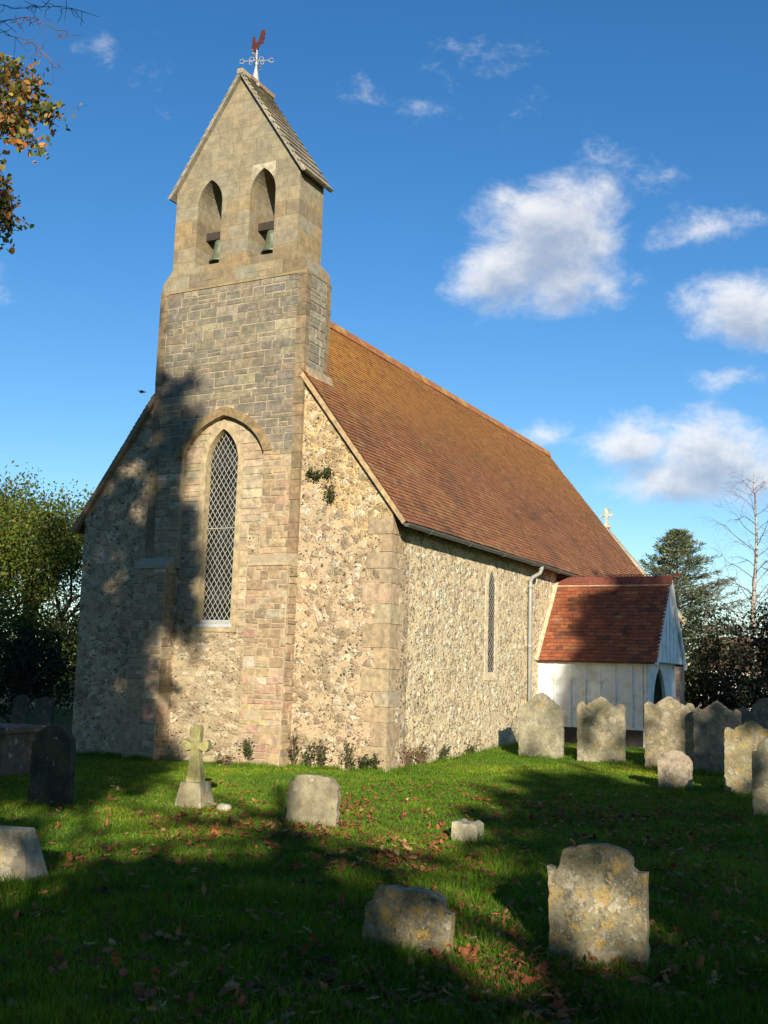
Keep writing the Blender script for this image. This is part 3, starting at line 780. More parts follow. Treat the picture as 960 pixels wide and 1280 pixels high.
mb.plate(crossline(1.1), [], lambda u, v, d: (u, CE+.2+d, cz+.16+v), -.05, .05, (.52, .46, .34))
mb.hexa([(-.14, CE+.06, cz), (.14, CE+.06, cz), (.14, CE+.34, cz), (-.14, CE+.34, cz), (-.06, CE+.14, cz+.18), (.06, CE+.14, cz+.18), (.06, CE+.26, cz+.18), (-.06, CE+.26, cz+.18)], (.5, .44, .32))
mb.build('gable_cross', M_dress, church)
# --- buttress beyond the porch
mb = MB(); VX = 5.68
mb.hexa([(XS-.01, 13., -.8), (VX, 13., -.8), (VX, 13.6, -.8), (XS-.01, 13.6, -.8), (XS-.01, 13., 3.3), (VX, 13., 2.45), (VX, 13.6, 2.45), (XS-.01, 13.6, 3.3)]); eb = mb.build('buttress', M_rough2, church)
mb = MB(); tv = math.atan2(.85, VX-XS); Bv = np.array([-math.cos(tv), 0, math.sin(tv)]); Nv = np.array([math.sin(tv), 0, math.cos(tv)]); Ov = np.array([VX+.14, 12.92, 2.43])
mb.hexa([Ov-Nv*.04, Ov+np.array([0, .76, 0])-Nv*.04, Ov+np.array([0, .76, 0])+Bv*2.3-Nv*.04, Ov+Bv*2.3-Nv*.04, Ov, Ov+np.array([0, .76, 0]), Ov+np.array([0, .76, 0])+Bv*2.3, Ov+Bv*2.3], (.4, .25, .13))
tiles(mb, Ov, (0, 1, 0), Bv, Nv, .76, 2.28, tcol); mb.build('buttress_cap', M_tile2, eb, fix=False)
# --- timber porch
PY0, PY1, PR, PE, PX = 7.44, 10.40, 3.93, 1.94, 6.42
PC = (PY0+PY1)/2; WY0, WY1, PWX = PY0+.17, PY1-.17, 6.14
porch = thing('porch', None, None); porch.parent = church
mb = MB()
mb.box((XS+.001, WY1-.06, .46), (PWX, WY1, PE+.12)); mb.build('porch_side_wall', M_white, porch); mb = MB(); mb.box((XS+.001, WY0, .46), (PWX, WY0+.06, PE+.12))
x = XS+.03
for xb in (3.66, 4.05, 4.39, 4.74, 5.08, 5.42, 5.80, 6.11): mb.box((xb-.03, WY0-.028, .46), (xb+.03, WY0, PE+.1))
for a, b in zip((3.69, 4.08, 4.42, 4.77, 5.11, 5.45), (4.02, 4.36, 4.71, 5.05, 5.39, 5.77)):   # small arched heads between the posts
    r = (b-a)/2; cx = (a+b)/2; pts = pointed(r, r*.9, 6, cx, PE-.52)
    mb.plate([(b, PE+.08)]+[(a, PE+.08)]+pts[::-1], [], lambda u, v, d: (u, WY0-d, v), .0, .016)
mb.build('porch_side_wall', M_white, porch)
mb = MB(); e3 = lambda u, v, d: (PWX+d, u, v)
mb.plate([(WY0, -.1), (WY1, -.1), (WY1, PE+.14), (WY0, PE+.14)], [[(PC-.62-.1, -.05), (PC+.62-.1, -.05)]+pointed(.62, .95, 8, PC-.1, .9)], e3, 0, -.08)
for yy in (WY0+.05, WY1-.05): mb.box((PWX, yy-.06, -.1), (PWX+.05, yy+.06, PE+.1))
mb.build('porch_front', M_white, porch)
mb = MB(); mb.plate([(PY0+.05, PE+.02), (PY1-.05, PE+.02), (PC, PR-.06)], [], lambda u, v, d: (PX-.10+d, u, v), .0, .04)
kp = (PR-PE)/(PC-PY0)
for i in range(1, 8):
    yy = PY0+i*(PY1-PY0)/8; top = PE+(PR-PE)*(1-abs(yy-PC)/(PC-PY0))-.12
    mb.box((PX-.06, yy-.02, PE+.03), (PX-.045, yy+.02, top))
mb.build('porch_gable', M_white, porch)
mb = MB()
mb.box((XS+.001, WY0+.01, -.4), (PWX-.01, WY0+.25, .458)); mb.build('porch_plinth', M_plinth, porch); mb = MB(); mb.box((XS+.001, WY1-.25, -.4), (PWX-.01, WY1-.01, .458)); mb.build('porch_plinth', M_plinth, porch); mb = MB(); mb.box((PWX-.02, WY0-.01, -.4), (PWX+.03, PC-.75, .3)); mb.build('porch_plinth', M_plinth, porch); mb = MB(); mb.box((PWX-.02, PC+.56, -.4), (PWX+.03, WY1+.01, .3))
mb.build('porch_plinth', M_plinth, porch)
mb = MB(); tp = math.atan(kp)
Bp = np.array([0, math.cos(tp), math.sin(tp)]); Np = np.array([0, -math.sin(tp), math.cos(tp)]); Op = np.array([XS+.0, PY0, PE]); Lp = (PC-PY0)/math.cos(tp); La = PX-XS
def tcol2(u, v): return vary(pick([(4, (.27, .082, .034)), (3, (.225, .07, .032)), (2, (.30, .105, .042)), (1.2, (.13, .052, .034)), (.4, (.28, .14, .07))]), .15, .06)
tiles(mb, Op, (1, 0, 0), Bp, Np, La, Lp-.02, tcol2, gauge=.105)
Xv = np.array([La, 0, 0])
mb.hexa([Op-Np*.05, Op+Xv-Np*.05, Op+Xv+Bp*Lp-Np*.05, Op+Bp*Lp-Np*.05, Op, Op+Xv, Op+Xv+Bp*Lp, Op+Bp*Lp], (.15, .06, .04))
Bq = np.array([0, -math.cos(tp), math.sin(tp)]); Nq = np.array([0, math.sin(tp), math.cos(tp)]); Oq = np.array([XS, PY1, PE])
tiles(mb, Oq, (1, 0, 0), Bq, Nq, La, Lp-.02, tcol2, gauge=.105)
mb.hexa([Oq-Nq*.05, Oq+Xv-Nq*.05, Oq+Xv+Bq*Lp-Nq*.05, Oq+Bq*Lp-Nq*.05, Oq, Oq+Xv, Oq+Xv+Bq*Lp, Oq+Bq*Lp], (.15, .06, .04))
mb.build('porch_roof', M_tile2, porch, fix=False)
mb = MB(); x = XS+.02
while x < PX:
    L = min(.30, PX+.02-x); c = vary((.2, .06, .035), .2)
    mb.plate([(PC-.17, PR-.19), (PC-.15, PR-.19), (PC, PR+.02), (PC+.15, PR-.19), (PC+.17, PR-.19), (PC+.03, PR+.05), (PC-.03, PR+.05)], [], lambda u, v, d, x=x: (x+d, u, v), .003, L-.003, c)
    for k in range(4):
        xx = x+.04+k*.075; ring = [(xx+.030*math.cos(t), PC, PR+.075+.030*math.sin(t)) for t in np.linspace(0, 2*math.pi, 9)]
        mb.tube(ring, .010, 4, c, cap=False)
    x += .30
mb.build('crested_ridge_tiles', mat_plain('porch_ridge_terracotta', (.17, .05, .03), .8, .3, 14, .3, .01), porch)
mb = MB()     # mortar fillets against the nave wall and under the ridge
mb.hexa([Op+np.array([.0, -.03, -.03])+Np*.035, Op+np.array([.07, -.03, -.03])+Np*.035, Op+np.array([.07, 0, 0])+Bp*(Lp-.1)+Np*.035, Op+Bp*(Lp-.1)+Np*.035,
         Op+np.array([.0, -.03, -.03])+Np*.09, Op+np.array([.04, -.03, -.03])+Np*.07, Op+np.array([.04, 0, 0])+Bp*(Lp-.1)+Np*.07, Op+Bp*(Lp-.1)+Np*.09], (.6, .42, .28))
mb.bar(Op+Bp*(Lp-.24)+Np*.034, Op+Xv+Bp*(Lp-.24)+Np*.034, .03, .02, Np, (.55, .38, .25))
mb.build('mortar_fillet', M_dress, porch)
mb = MB(); mb.bar((PX-.02, PY0-.01, PE-.07), (PX-.02, PC, PR-.07+.0), .05, .12); mb.bar((PX-.02, PY1+.01, PE-.07), (PX-.02, PC, PR-.07), .05, .12)
mb.build('barge_board', M_white, porch)

# ------------------------------------------------------------------ bells and weather vane
for i, (cx, lb) in enumerate(((-.63, 'greenish bronze bell hanging in the left arch of the bell gable'), (.63, 'greenish bronze bell hanging in the right arch of the bell gable'))):
    t = thing('church_bell', lb, 'bell', (cx, .32, 9.55), 'bells in the bell gable')
    mb = MB(); mb.lathe([(.0, .47), (.06, .46), (.10, .42), (.115, .34), (.125, .22), (.15, .10), (.195, .02), (.21, -.02), (.19, -.025), (.15, .06), (.1, .2)], (cx, .32, 9.62), 20)
    mb.build('bell_body', M_bell, t, smooth=True)
    mb = MB(); mb.box((cx-.292, .24, 10.08), (cx+.292, .40, 10.24)); mb.build('headstock', M_dark, t)
    mb = MB(); mb.tube([(cx, .32, 9.9), (cx, .32, 9.58)], .012, 6); mb.lathe([(0, -.05), (.03, -.04), (.04, 0), (.03, .04), (0, .05)], (cx, .32, 9.56), 10); mb.build('clapper', M_iron, t)
vy = .37; vane = thing('weather_vane', 'dark red cockerel weather vane on the bell gable ridge', 'weather vane', (0, vy, GA+.1))
mb = MB(); mb.lathe([(.10, -.12), (.075, .06), (.032, .30), (.022, .36), (0, .37)], (0, vy, GA+.10), 10); mb.build('vane_base', M_vanew, vane)
mb = MB(); mb.tube([(0, vy, GA+.3), (0, vy, GA+.87)], [.022, .014], 8); mb.lathe([(.0, -.04), (.035, -.02), (.035, .02), (0, .04)], (0, vy, GA+.52), 10); mb.lathe([(.0, -.03), (.03, -.01), (.03, .01), (0, .03)], (0, vy, GA+.74), 10)
mb.build('vane_pole', M_vanew, vane)
for k in range(4):
    a = k*math.pi/2+.35; d = Vector((math.cos(a), math.sin(a), 0)); o = Vector((0, vy, GA+.60))
    mb = MB(); mb.tube([o, o+d*.27], .010, 5)
    for cz_, rr, off in ((.045, .045, .10), (-.045, .035, .12)):
        mb.tube([o+d*(off+rr*math.cos(t))+Vector((0, 0, cz_+rr*math.sin(t))) for t in np.linspace(0, 2*math.pi, 10)], .007, 4, cap=False)
    mb.tube([o+d*(.31+.05*math.cos(t))+Vector((0, 0, .05*math.sin(t))) for t in np.linspace(.4, 2*math.pi-.4, 10)], .011, 4)
    mb.build('direction_arm', M_vaneg, vane)
# the cockerel is a flat cut-out of sheet metal
ck = [(-.01, 0), (.05, .02), (.10, .10), (.15, .09), (.20, .05), (.24, .10), (.22, .14), (.27, .17), (.24, .21), (.28, .26), (.26, .34), (.20, .37), (.13, .35), (.10, .28), (.06, .20), (.0, .17), (-.05, .19),
      (-.08, .26), (-.085, .33), (-.11, .36), (-.15, .36), (-.17, .33), (-.155, .31), (-.20, .285), (-.165, .265), (-.17, .22), (-.20, .15), (-.19, .08), (-.14, .02), (-.07, .0)]
dv = Vector((.93, -.37, 0)).normalized(); nv = Vector((.37, .93, 0)).normalized()
mb = MB(); mb.plate([(x*1., z*1.) for x, z in ck], [], lambda u, v, d: tuple(Vector((0, vy, GA+.83+v))+dv*u+nv*d), -.012, .012)
mb.build('cockerel', M_vane, vane)

# ================================================================== GROUND
m_, h_ = new_mat('turf')
n1 = h_.noise(h_.pos, 1.1, 6, .65); n2 = h_.noise(h_.pos, 30, 5, .7); n3 = h_.noise(h_.pos, 6, 5, .65)
c = h_.mix(h_.step(n1, .3, .7), (.075, .14, .010), (.13, .21, .018))
c = h_.mix(h_.step(n3, .5, .7), c, (.12, .16, .03))
c = h_.mix(h_.math('MULTIPLY', h_.step(n2, .5, .7), .6), c, (.04, .07, .01))
c = h_.mix(h_.math('MULTIPLY', h_.step(h_.noise(h_.pos, 2.3, 6, .7), .62, .72), .5), c, (.10, .06, .03))
setin(h_, h_.b, Base_Color=c, Roughness=.95, Normal=bump(h_, h_.math('ADD', n2, n3), 1., .05))
M_turf = m_
def axis(lo, hi, c0, c1, fine, coarse):
    a = list(np.arange(c0, c1, fine)); x = c1; s = fine
    while x < hi: a.append(x); s = min(coarse, s*1.35); x += s
    a.append(hi); x = c0; s = fine; b = []
    while x > lo: s = min(coarse, s*1.35); x -= s; b.append(max(x, lo))
    return np.array(b[::-1]+a)
gxs = axis(-600, 600, -8, 18, .12, 60); gys = axis(-400, 900, -17, 12, .12, 60)
GX, GY = np.meshgrid(gxs, gys); GZ = gz(GX, GY)
fa = 1/(1+np.exp(-(np.hypot(GX-5, GY)-45)/6)); GZ = GZ*(1-fa)+fa*(.05+.0*GX)
vs = np.stack([GX, GY, GZ], -1).reshape(-1, 3); nx, ny = len(gxs), len(gys)
idx = (np.arange(ny-1)[:, None]*nx+np.arange(nx-1)[None]).ravel()
fq = np.stack([idx, idx+1, idx+1+nx, idx+nx], 1)
me = bpy.data.meshes.new('ground'); me.from_pydata(vs.tolist(), [], fq.tolist()); me.polygons.foreach_set('use_smooth', [True]*len(me.polygons)); me.materials.append(M_turf)
ground = bpy.data.objects.new('ground', me); col.objects.link(ground); ground['kind'] = 'structure'

# ================================================================== GRAVES
def loop_arc(cx, cz, r, a0, a1, n): return [(cx+r*math.cos(math.radians(a0+(a1-a0)*i/n)), cz+r*math.sin(math.radians(a0+(a1-a0)*i/n))) for i in range(n+1)]
def out_shoulder(w, h, sh, sw, flat=.5):   # round head with square shoulders
    a = w/2-sw; rise = h-sh
    head = [(a*math.cos(t), sh+.02+(rise-.02)*math.sin(t)**flat) for t in np.linspace(0.12, math.pi-.12, 13)]
    return [(-w/2, -.35), (w/2, -.35), (w/2, sh), (w/2-sw*.55, sh), (a+.004, sh+.02)]+head+[(-a-.004, sh+.02), (-w/2+sw*.55, sh), (-w/2, sh)]
def out_ogee(w, h, sh, ear=.3):            # pointed ogee head between two round ears
    a = w/2; r = []
    for t in np.linspace(0, 1, 15):
        x = a*(1-t)
        e = ear*a
        if x > a-e: z = sh+.55*e*math.sin(math.pi*(a-x)/e*.9+.15)
        else:
            s = 1-x/(a-e); z = sh+.02+(h-sh-.02)*(s**1.05*(.7)+.3*s*s*(3-2*s))
        r.append((x, z))
    return [(-a, -.35), (a, -.35)]+r+[(-x, z) for x, z in r[::-1][1:]]
def out_round(w, h, sh): 
    a = w/2; return [(-a, -.35), (a, -.35)]+[(a*math.cos(t), sh+(h-sh)*math.sin(t)) for t in np.linspace(0, math.pi, 15)]
def out_gable(w, h, sh): a = w/2; return [(-a, -.35), (a, -.35), (a, sh), (0, h), (-a, sh)]
def slab(name, outline, th, mat, loc, rz=0., tilt=0., lean=0., rough=.006):
    # erode the outline a little so that edges are not ruler straight
    pts = []
    n = len(outline)
    for i in range(n):
        a = np.array(outline[i]); b = np.array(outline[(i+1) % n]); L = np.linalg.norm(b-a); k = max(1, int(L/.05))
        for j in range(k): pts.append(a+(b-a)*j/k)
    pts = [(p[0]+random.gauss(0, rough), p[1]+random.gauss(0, rough)) for p in pts]
    mb = MB(); mb.plate(pts, [], lambda u, v, d: (u, d, v), -th/2, th/2)
    o = mb.build(name, mat, None, bevel=min(.016, th*.2))
    o.location = [float(v) for v in loc]; o.rotation_euler = (tilt, lean, rz)
    return o
def px_size(p, dx, dy):
    dep = (np.array(p)-CAM)@Fw; return dx*dep/FPX, dy*dep/FPX
proxies = []
def headstone(x0, x1, yb, yt, kind, label, mat, rz=0., tilt=0., lean=0., sh=None, th=.09, group=None, name='headstone', **kw):
    p = at((x0+x1)/2, yb); w, hh = px_size(p, x1-x0, yb-yt); w /= max(.7, math.cos(math.atan2(CAM[0]-p[0], p[1]-CAM[1])-rz)*1.02)
    s = hh*(sh if sh else .8)
    ol = {'shoulder': lambda: out_shoulder(w, hh, s, w*kw.get('sw', .13), kw.get('flat', .5)), 'ogee': lambda: out_ogee(w, hh, s, kw.get('ear', .3)), 'round': lambda: out_round(w, hh, s), 'gable': lambda: out_gable(w, hh, s)}[kind]()
    o = slab(name, ol, th, mat, p, rz, tilt, lean)
    tag(o, label, 'gravestone', group); proxies.append((p, w, hh, kw.get('lit'))); return o
G = 'headstones in the churchyard'
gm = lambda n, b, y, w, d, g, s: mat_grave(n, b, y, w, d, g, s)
headstone(688, 811, 1208, 1062, 'shoulder', 'large lichen-spotted headstone with round head, nearest of all in the grass', gm('grave_stone_near', (.225, .205, .135), .9, .9, .75, .5, 1.), rz=.10, lean=-.03, tilt=-.03, sh=.80, th=.10, group=G, sw=.14, flat=.42, lit=0.12)
headstone(452, 563, 1192, 1112, 'shoulder', 'low sunken headstone with big yellow lichen patches, mostly in shade', gm('grave_stone_low', (.205, .19, .13), 1.3, .7, .7, .5, 2.), rz=.12, lean=.06, sh=.70, th=.10, group=G, sw=.10, flat=.5, lit=.26)
headstone(357, 421, 1034, 970, 'shoulder', 'small pale smooth headstone in front of the church wall with leaves at its foot', gm('grave_stone_pale', (.245, .22, .145), .08, .1, .12, .15, 3.), rz=.12, lean=.05, sh=.84, th=.09, group=G, sw=.11, flat=.45, lit=0.0)
headstone(649, 704, 947, 866, 'ogee', 'grey headstone with pointed top standing against the downpipe and porch corner', gm('grave_stone_a', (.28, .26, .185), .15, .8, .55, .45, 4.), rz=-.06, sh=.76, th=.09, group=G, ear=.10, lit=.34)
headstone(722, 781, 953, 872, 'ogee', 'lichened headstone with rounded ears in front of the white porch boards', gm('grave_stone_b', (.27, .245, .165), .25, .9, .65, .45, 5.), rz=-.05, sh=.84, th=.09, group=G, ear=.34, lit=.36)
headstone(807, 868, 961, 871, 'ogee', 'tall brown headstone hiding the foot of the porch doorway', gm('grave_stone_c', (.25, .215, .14), .3, .7, .7, .4, 6.), rz=-.04, sh=.85, th=.10, group=G, ear=.34, lit=.22)
headstone(824, 865, 986, 939, 'round', 'little round-topped stone with white lichen blotches before the tall brown headstone', gm('grave_stone_d', (.32, .255, .185), .1, 1.4, .6, .2, 7.), rz=-.1, lean=-.02, sh=.62, th=.08, group=G, lit=0.)
headstone(869, 926, 966, 878, 'ogee', 'dark mottled headstone directly right of the tall brown one', gm('grave_stone_e', (.25, .22, .16), .2, .45, .6, .2, 8.), rz=-.04, sh=.85, th=.09, group=G, ear=.3, lit=.55)
headstone(884, 904, 968, 938, 'gable', 'narrow low footstone in front of the dark mottled headstone', gm('grave_stone_f', (.21, .175, .12), .1, .3, .5, .3, 9.), rz=-.05, sh=.9, th=.07, group=G)
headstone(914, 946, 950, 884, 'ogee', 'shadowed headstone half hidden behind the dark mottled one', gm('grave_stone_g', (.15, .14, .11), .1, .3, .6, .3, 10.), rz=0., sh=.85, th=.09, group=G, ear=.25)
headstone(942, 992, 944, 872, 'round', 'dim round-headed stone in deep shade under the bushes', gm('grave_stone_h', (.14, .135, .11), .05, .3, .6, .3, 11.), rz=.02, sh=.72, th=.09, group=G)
headstone(907, 972, 993, 902, 'ogee', 'headstone with yellow lichen on its upper left corner', gm('grave_stone_i', (.28, .245, .145), .7, .7, .6, .45, 12.), rz=-.06, lean=.02, sh=.84, th=.10, group=G, ear=.26, lit=.12)
headstone(943, 1000, 1021, 925, 'shoulder', 'grey headstone cut by the right edge, in front of the yellow-cornered one', gm('grave_stone_j', (.29, .265, .185), .15, .8, .6, .45, 13.), rz=-.08, sh=.82, th=.10, group=G, sw=.12, lit=.22)
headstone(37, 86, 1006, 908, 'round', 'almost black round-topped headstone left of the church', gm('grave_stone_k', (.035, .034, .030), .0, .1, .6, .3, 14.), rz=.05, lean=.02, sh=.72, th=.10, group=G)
headstone(15, 33, 912, 869, 'round', 'slim grey stone behind the table tomb', gm('grave_stone_l', (.16, .155, .13), .0, .4, .5, .2, 15.), rz=.05, sh=.8, th=.09, group=G)
headstone(43, 64, 915, 871, 'ogee', 'square-eared stone behind the black headstone', gm('grave_stone_m', (.12, .12, .10), .0, .3, .5, .2, 16.), rz=.0, sh=.88, th=.09, group=G, ear=.3)
# small footstone with a hollow top
p = at(584, 1051); w, hh = px_size(p, 33, 25)
mb = MB(); W2 = w/2
mb.plate([(-W2, -.2), (W2, -.2), (W2, hh*.86), (W2*.5, hh), (W2*.35, hh*.90), (-W2*.3, hh*.90), (-W2*.45, hh), (-W2, hh*.92)], [], lambda u, v, d: (u, d, v), -.14, .14)
o = mb.build('footstone', gm('grave_stone_n', (.34, .315, .22), .1, .4, .4, .35, 17.), None, bevel=.018); o.location = p; o.rotation_euler = (0, .03, .1)
tag(o, 'small square stump of stone with a notched top', 'footstone'); proxies.append((p, w, hh, 0.))
# cross on a tapering pedestal
p = at(243, 1007)
cr = thing('grave_cross', 'mossy stone grave cross on a tapering pedestal', 'grave cross', p)
gmx = gm('grave_cross_stone', (.26, .24, .10), .1, .2, .3, .5, 18.); gmp = gm('grave_cross_pedestal', (.29, .26, .175), .2, .2, .3, .3, 19.)
def place(ob):
    pass
rz = Matrix.Translation(Vector([float(v) for v in p])) @ Matrix.Rotation(.14, 4, 'Z') @ Matrix.Rotation(-.02, 4, 'Y') @ Matrix.Scale(1.1, 4)
tr = lambda x, y, z: tuple(rz @ Vector((x, y, z)))
mb = MB(); mb.hexa([tr(*q) for q in ((-.20, -.20, -.15), (.20, -.20, -.15), (.20, .20, -.15), (-.20, .20, -.15), (-.125, -.125, .27), (.125, -.125, .27), (.125, .125, .27), (-.125, .125, .27))])
mb.build('pedestal', gmp, cr, bevel=.014)
mb = MB(); mb.hexa([tr(*q) for q in ((-.092, -.07, .265), (.092, -.07, .265), (.092, .07, .265), (-.092, .07, .265), (-.088, -.065, .33), (.088, -.065, .33), (.088, .065, .33), (-.088, .065, .33))]); mb.build('collar', gmx, cr, bevel=.01)
q = [(.088, .32), (.05, .63), (.13, .60), (.168, .635), (.175, .69), (.15, .745), (.055, .70), (.066, .88), (.045, .90)]
mb = MB(); mb.plate(q+[(-x, z) for x, z in q[::-1]], [], lambda u, v, d: tr(u, d, v), -.05, .05); mb.build('cross', gmx, cr, bevel=.012)
proxies.append((p, .4, .9, 0.))
# lump of stone by the cross
def blob(name, p, r, mat, seed, sq=(1, .8, .7)):
    bm = bmesh.new(); bmesh.ops.create_icosphere(bm, subdivisions=3, radius=1.)
    rr = np.random.default_rng(seed); dirs = rr.normal(size=(9, 3)); dirs /= np.linalg.norm(dirs, axis=1)[:, None]; offs = rr.uniform(.62, .95, 9)
    for v in bm.verts:
        n = np.array(v.co); k = 1.
        for d, o_ in zip(dirs, offs):
            t = n@d
            if t*k > o_: k = o_/t
        v.co = Vector((n[0]*k*r*sq[0], n[1]*k*r*sq[1], n[2]*k*r*sq[2]))
    me = bpy.data.meshes.new(name); bm.to_mesh(me); bm.free(); me.materials.append(mat)
    o = bpy.data.objects.new(name, me); col.objects.link(o); o.location = [float(p[0]), float(p[1]), float(p[2]+r*.25)]
    return o
tag(blob('stone_lump', at(280, 1013), .10, gm('lump_stone', (.42, .39, .31), .0, .5, .2, .2, 20.), 4), 'white lump of broken stone beside the cross pedestal', 'stone')
# leaning coped block at the left edge
p = at(-12, 1098)
mb = MB(); w, hh = px_size(p, 62, 62)
mb.hexa([(-w*1.3, -.30, -.3), (w*1.24, -.30, -.3), (w*1.24, .28, -.3), (-w*1.3, .28, -.3), (-w*1.0, -.06, hh), (w*.74, -.06, hh), (w*.74, .12, hh), (-w*1.0, .12, hh)])
o = mb.build('grave_block', gm('grave_block_stone', (.27, .24, .17), .2, 1.0, .2, .2, 21.), None, bevel=.018); o.location = p; o.rotation_euler = (0, .0, .3)
tag(o, 'sloping pale block with pink-white lichen at the left edge', 'grave block'); proxies.append((p, .7, .5, 0.))
# table tomb
p = at(5, 968)
tt = thing('table_tomb', 'dark table tomb with flat top slab at the left edge', 'table tomb', p)
gmt = gm('table_tomb_stone', (.085, .08, .068), .0, .3, .5, .3, 22.); w, hh = px_size(p, 60, 60)
rzt = Matrix.Translation(Vector([float(v) for v in p])) @ Matrix.Rotation(.12, 4, 'Z')
def tb(mb, lo, hi):
    n0 = len(mb.v); mb.box(lo, hi); mb.v[n0:] = [tuple(rzt @ Vector(v)) for v in mb.v[n0:]]
mb = MB(); tb(mb, (-1.0, -.45, hh-.10), (w*.42, .55, hh)); mb.build('top_slab', gmt, tt, bevel=.015)
mb = MB(); tb(mb, (-.92, -.36, -.2), (w*.42-.08, .47, hh-.102))
for xx in (-.9, w*.42-.22): tb(mb, (xx, -.385, -.2), (xx+.14, -.36, hh-.104))
mb.build('tomb_chest', gmt, tt, bevel=.01)

# ================================================================== VEGETATION HELPERS
def leafset(C, spread, per, size, r, flat=.0, droop=.0, aspect=.55):
    """quads scattered around centres; returns (n*4,3)"""
    n = len(C)*per
    P = np.repeat(C, per, 0)+r.normal(size=(n, 3))*np.array(spread)
    a = r.normal(size=(n, 3)); a[:, 2] = a[:, 2]*(1-flat)-droop; a /= np.linalg.norm(a, axis=1)[:, None]
    b = r.normal(size=(n, 3)); b[:, 2] *= (1-flat); b -= a*(a*b).sum(1)[:, None]; b /= np.linalg.norm(b, axis=1)[:, None]+1e-9
    s = (size*r.uniform(.6, 1.3, n))[:, None]; nn = np.cross(a, b)
    q = np.stack([P, P+a*s*.5+b*s*aspect*.5+nn*s*.08, P+a*s, P+a*s*.5-b*s*aspect*.5+nn*s*.08], 1)
    return q.reshape(-1, 3)
def hexleaves(C, spread, per, size, r, droop=.3, width=.36, curl=.12):
    n = len(C)*per
    P = np.repeat(C, per, 0)+r.normal(size=(n, 3))*np.array(spread)
    a = r.normal(size=(n, 3)); a[:, 2] -= droop; a /= np.linalg.norm(a, axis=1)[:, None]
    b = r.normal(size=(n, 3)); b -= a*(a*b).sum(1)[:, None]; b /= np.linalg.norm(b, axis=1)[:, None]+1e-9
    s = (size*r.uniform(.55, 1.3, n))[:, None]; nn = np.cross(a, b); w = s*width*r.uniform(.8, 1.2, (n, 1)); cu = s*curl*r.normal(size=(n, 1))
    q = np.stack([P, P+a*s*.25+b*w*.8+nn*cu, P+a*s*.55+b*w+nn*cu*1.3, P+a*s*1.05+nn*cu*.6, P+a*s*.6-b*w+nn*cu, P+a*s*.25-b*w*.85-nn*cu*.3], 1)
    return q.reshape(-1, 3)
def leafcols(n, pal, r, var=.2, per=1):
    w = np.array([p[0] for p in pal], float); w /= w.sum(); c = np.array([p[1] for p in pal])
    k = np.repeat(r.choice(len(pal), size=(n+per-1)//per, p=w), per)[:n]
    return np.clip(c[k]*(1+r.uniform(-var, var, n))[:, None]*(1+r.uniform(-.06, .06, (n, 3))), .003, .9)
def grow(mb, p, d, L, r, depth, R, tips, split=3, jit=.22, up=.10, shrink=.66, spread=.75, ns=5, seg=4, rmin=.006):
    pts = [p.copy()]; rad = [r]; dd = d/np.linalg.norm(d)
    for i in range(seg):
        dd = dd+R.normal(size=3)*jit*.5+np.array([0, 0, up]); dd /= np.linalg.norm(dd)
        p = p+dd*L/seg; pts.append(p.copy()); rad.append(max(rmin, r*(1-.45*(i+1)/seg)))
    mb.tube(pts, rad, ns if r > .03 else 4, cap=False)
    if depth == 0: tips.append(p); tips.append(pts[2]); return
    for k in range(split):
        j = R.integers(2, seg+1) if k else seg
        q = pts[j]; a = R.normal(size=3); a -= dd*(a@dd); a /= np.linalg.norm(a)
        nd = dd+a*spread*R.uniform(.6, 1.3)
        grow(mb, q.copy(), nd, L*shrink*R.uniform(.8, 1.2), max(rmin, rad[j]*.68), depth-1, R, tips, split, jit, up, shrink, spread, ns, max(3, seg-0), rmin)
def tree(name, label, cat, base, H, trunk_r, seed, pal, leaf=.09, per=14, spread=(.28, .28, .22), split=4, depth=3, trunkH=.28, bmat=None, lmat=None, up=.1, first=.5, filt=None, group=None, droop=.2, crown_spread=.75, fill=None):
    R = np.random.default_rng(seed); base = np.array(base, float); t = thing(name, label, cat, base, group)
    mb = MB(); tips = []
    th_ = H*trunkH; p0 = base+np.array([0, 0, -.3]); lean = R.normal(size=3)*.05
    pts = [p0+(np.array([lean[0]*i, lean[1]*i, (th_+.3)*i/4])) for i in range(5)]
    mb.tube(pts, [trunk_r*1.35, trunk_r, trunk_r*.95, trunk_r*.9, trunk_r*.85], 9, cap=False)
    for k in range(split+1):
        a = 2*math.pi*k/(split+1)+R.uniform(-.3, .3); d = np.array([math.cos(a)*crown_spread, math.sin(a)*crown_spread, 1.]) if k else np.array([.05, .05, 1.])
        grow(mb, pts[4].copy() if k % 2 == 0 else pts[3].copy(), d, H*first*R.uniform(.8, 1.1)*.62, trunk_r*.55, depth-1, R, tips, split, up=up)
    mb.build('trunk', bmat or M_bark, t, smooth=True, fix=False)
    C = np.array(tips)
    if fill:
        fz, fr, frz, fn = fill; lob = [(R.normal(size=3)*np.array([fr*.55, fr*.55, frz*.5])+np.array([0, 0, fz]), R.uniform(.28, .5)) for _ in range(16)]; E = []
        while len(E) < fn:
            c_, k_ = lob[R.integers(16)]; v = R.normal(size=3); v /= np.linalg.norm(v); e = c_+v*R.uniform(.5, 1.)*np.array([fr, fr, frz])*k_
            if e[2] > .5: E.append(base+e)
        C = np.concatenate([C, np.array(E)])
    q = leafset(C, spread, per, leaf, R, droop=droop); cols = leafcols(len(q)//4, pal, R, .25, 1)
    mesh_np('crown', q, 4, lmat or M_leaf, cols, t)
    return t, C

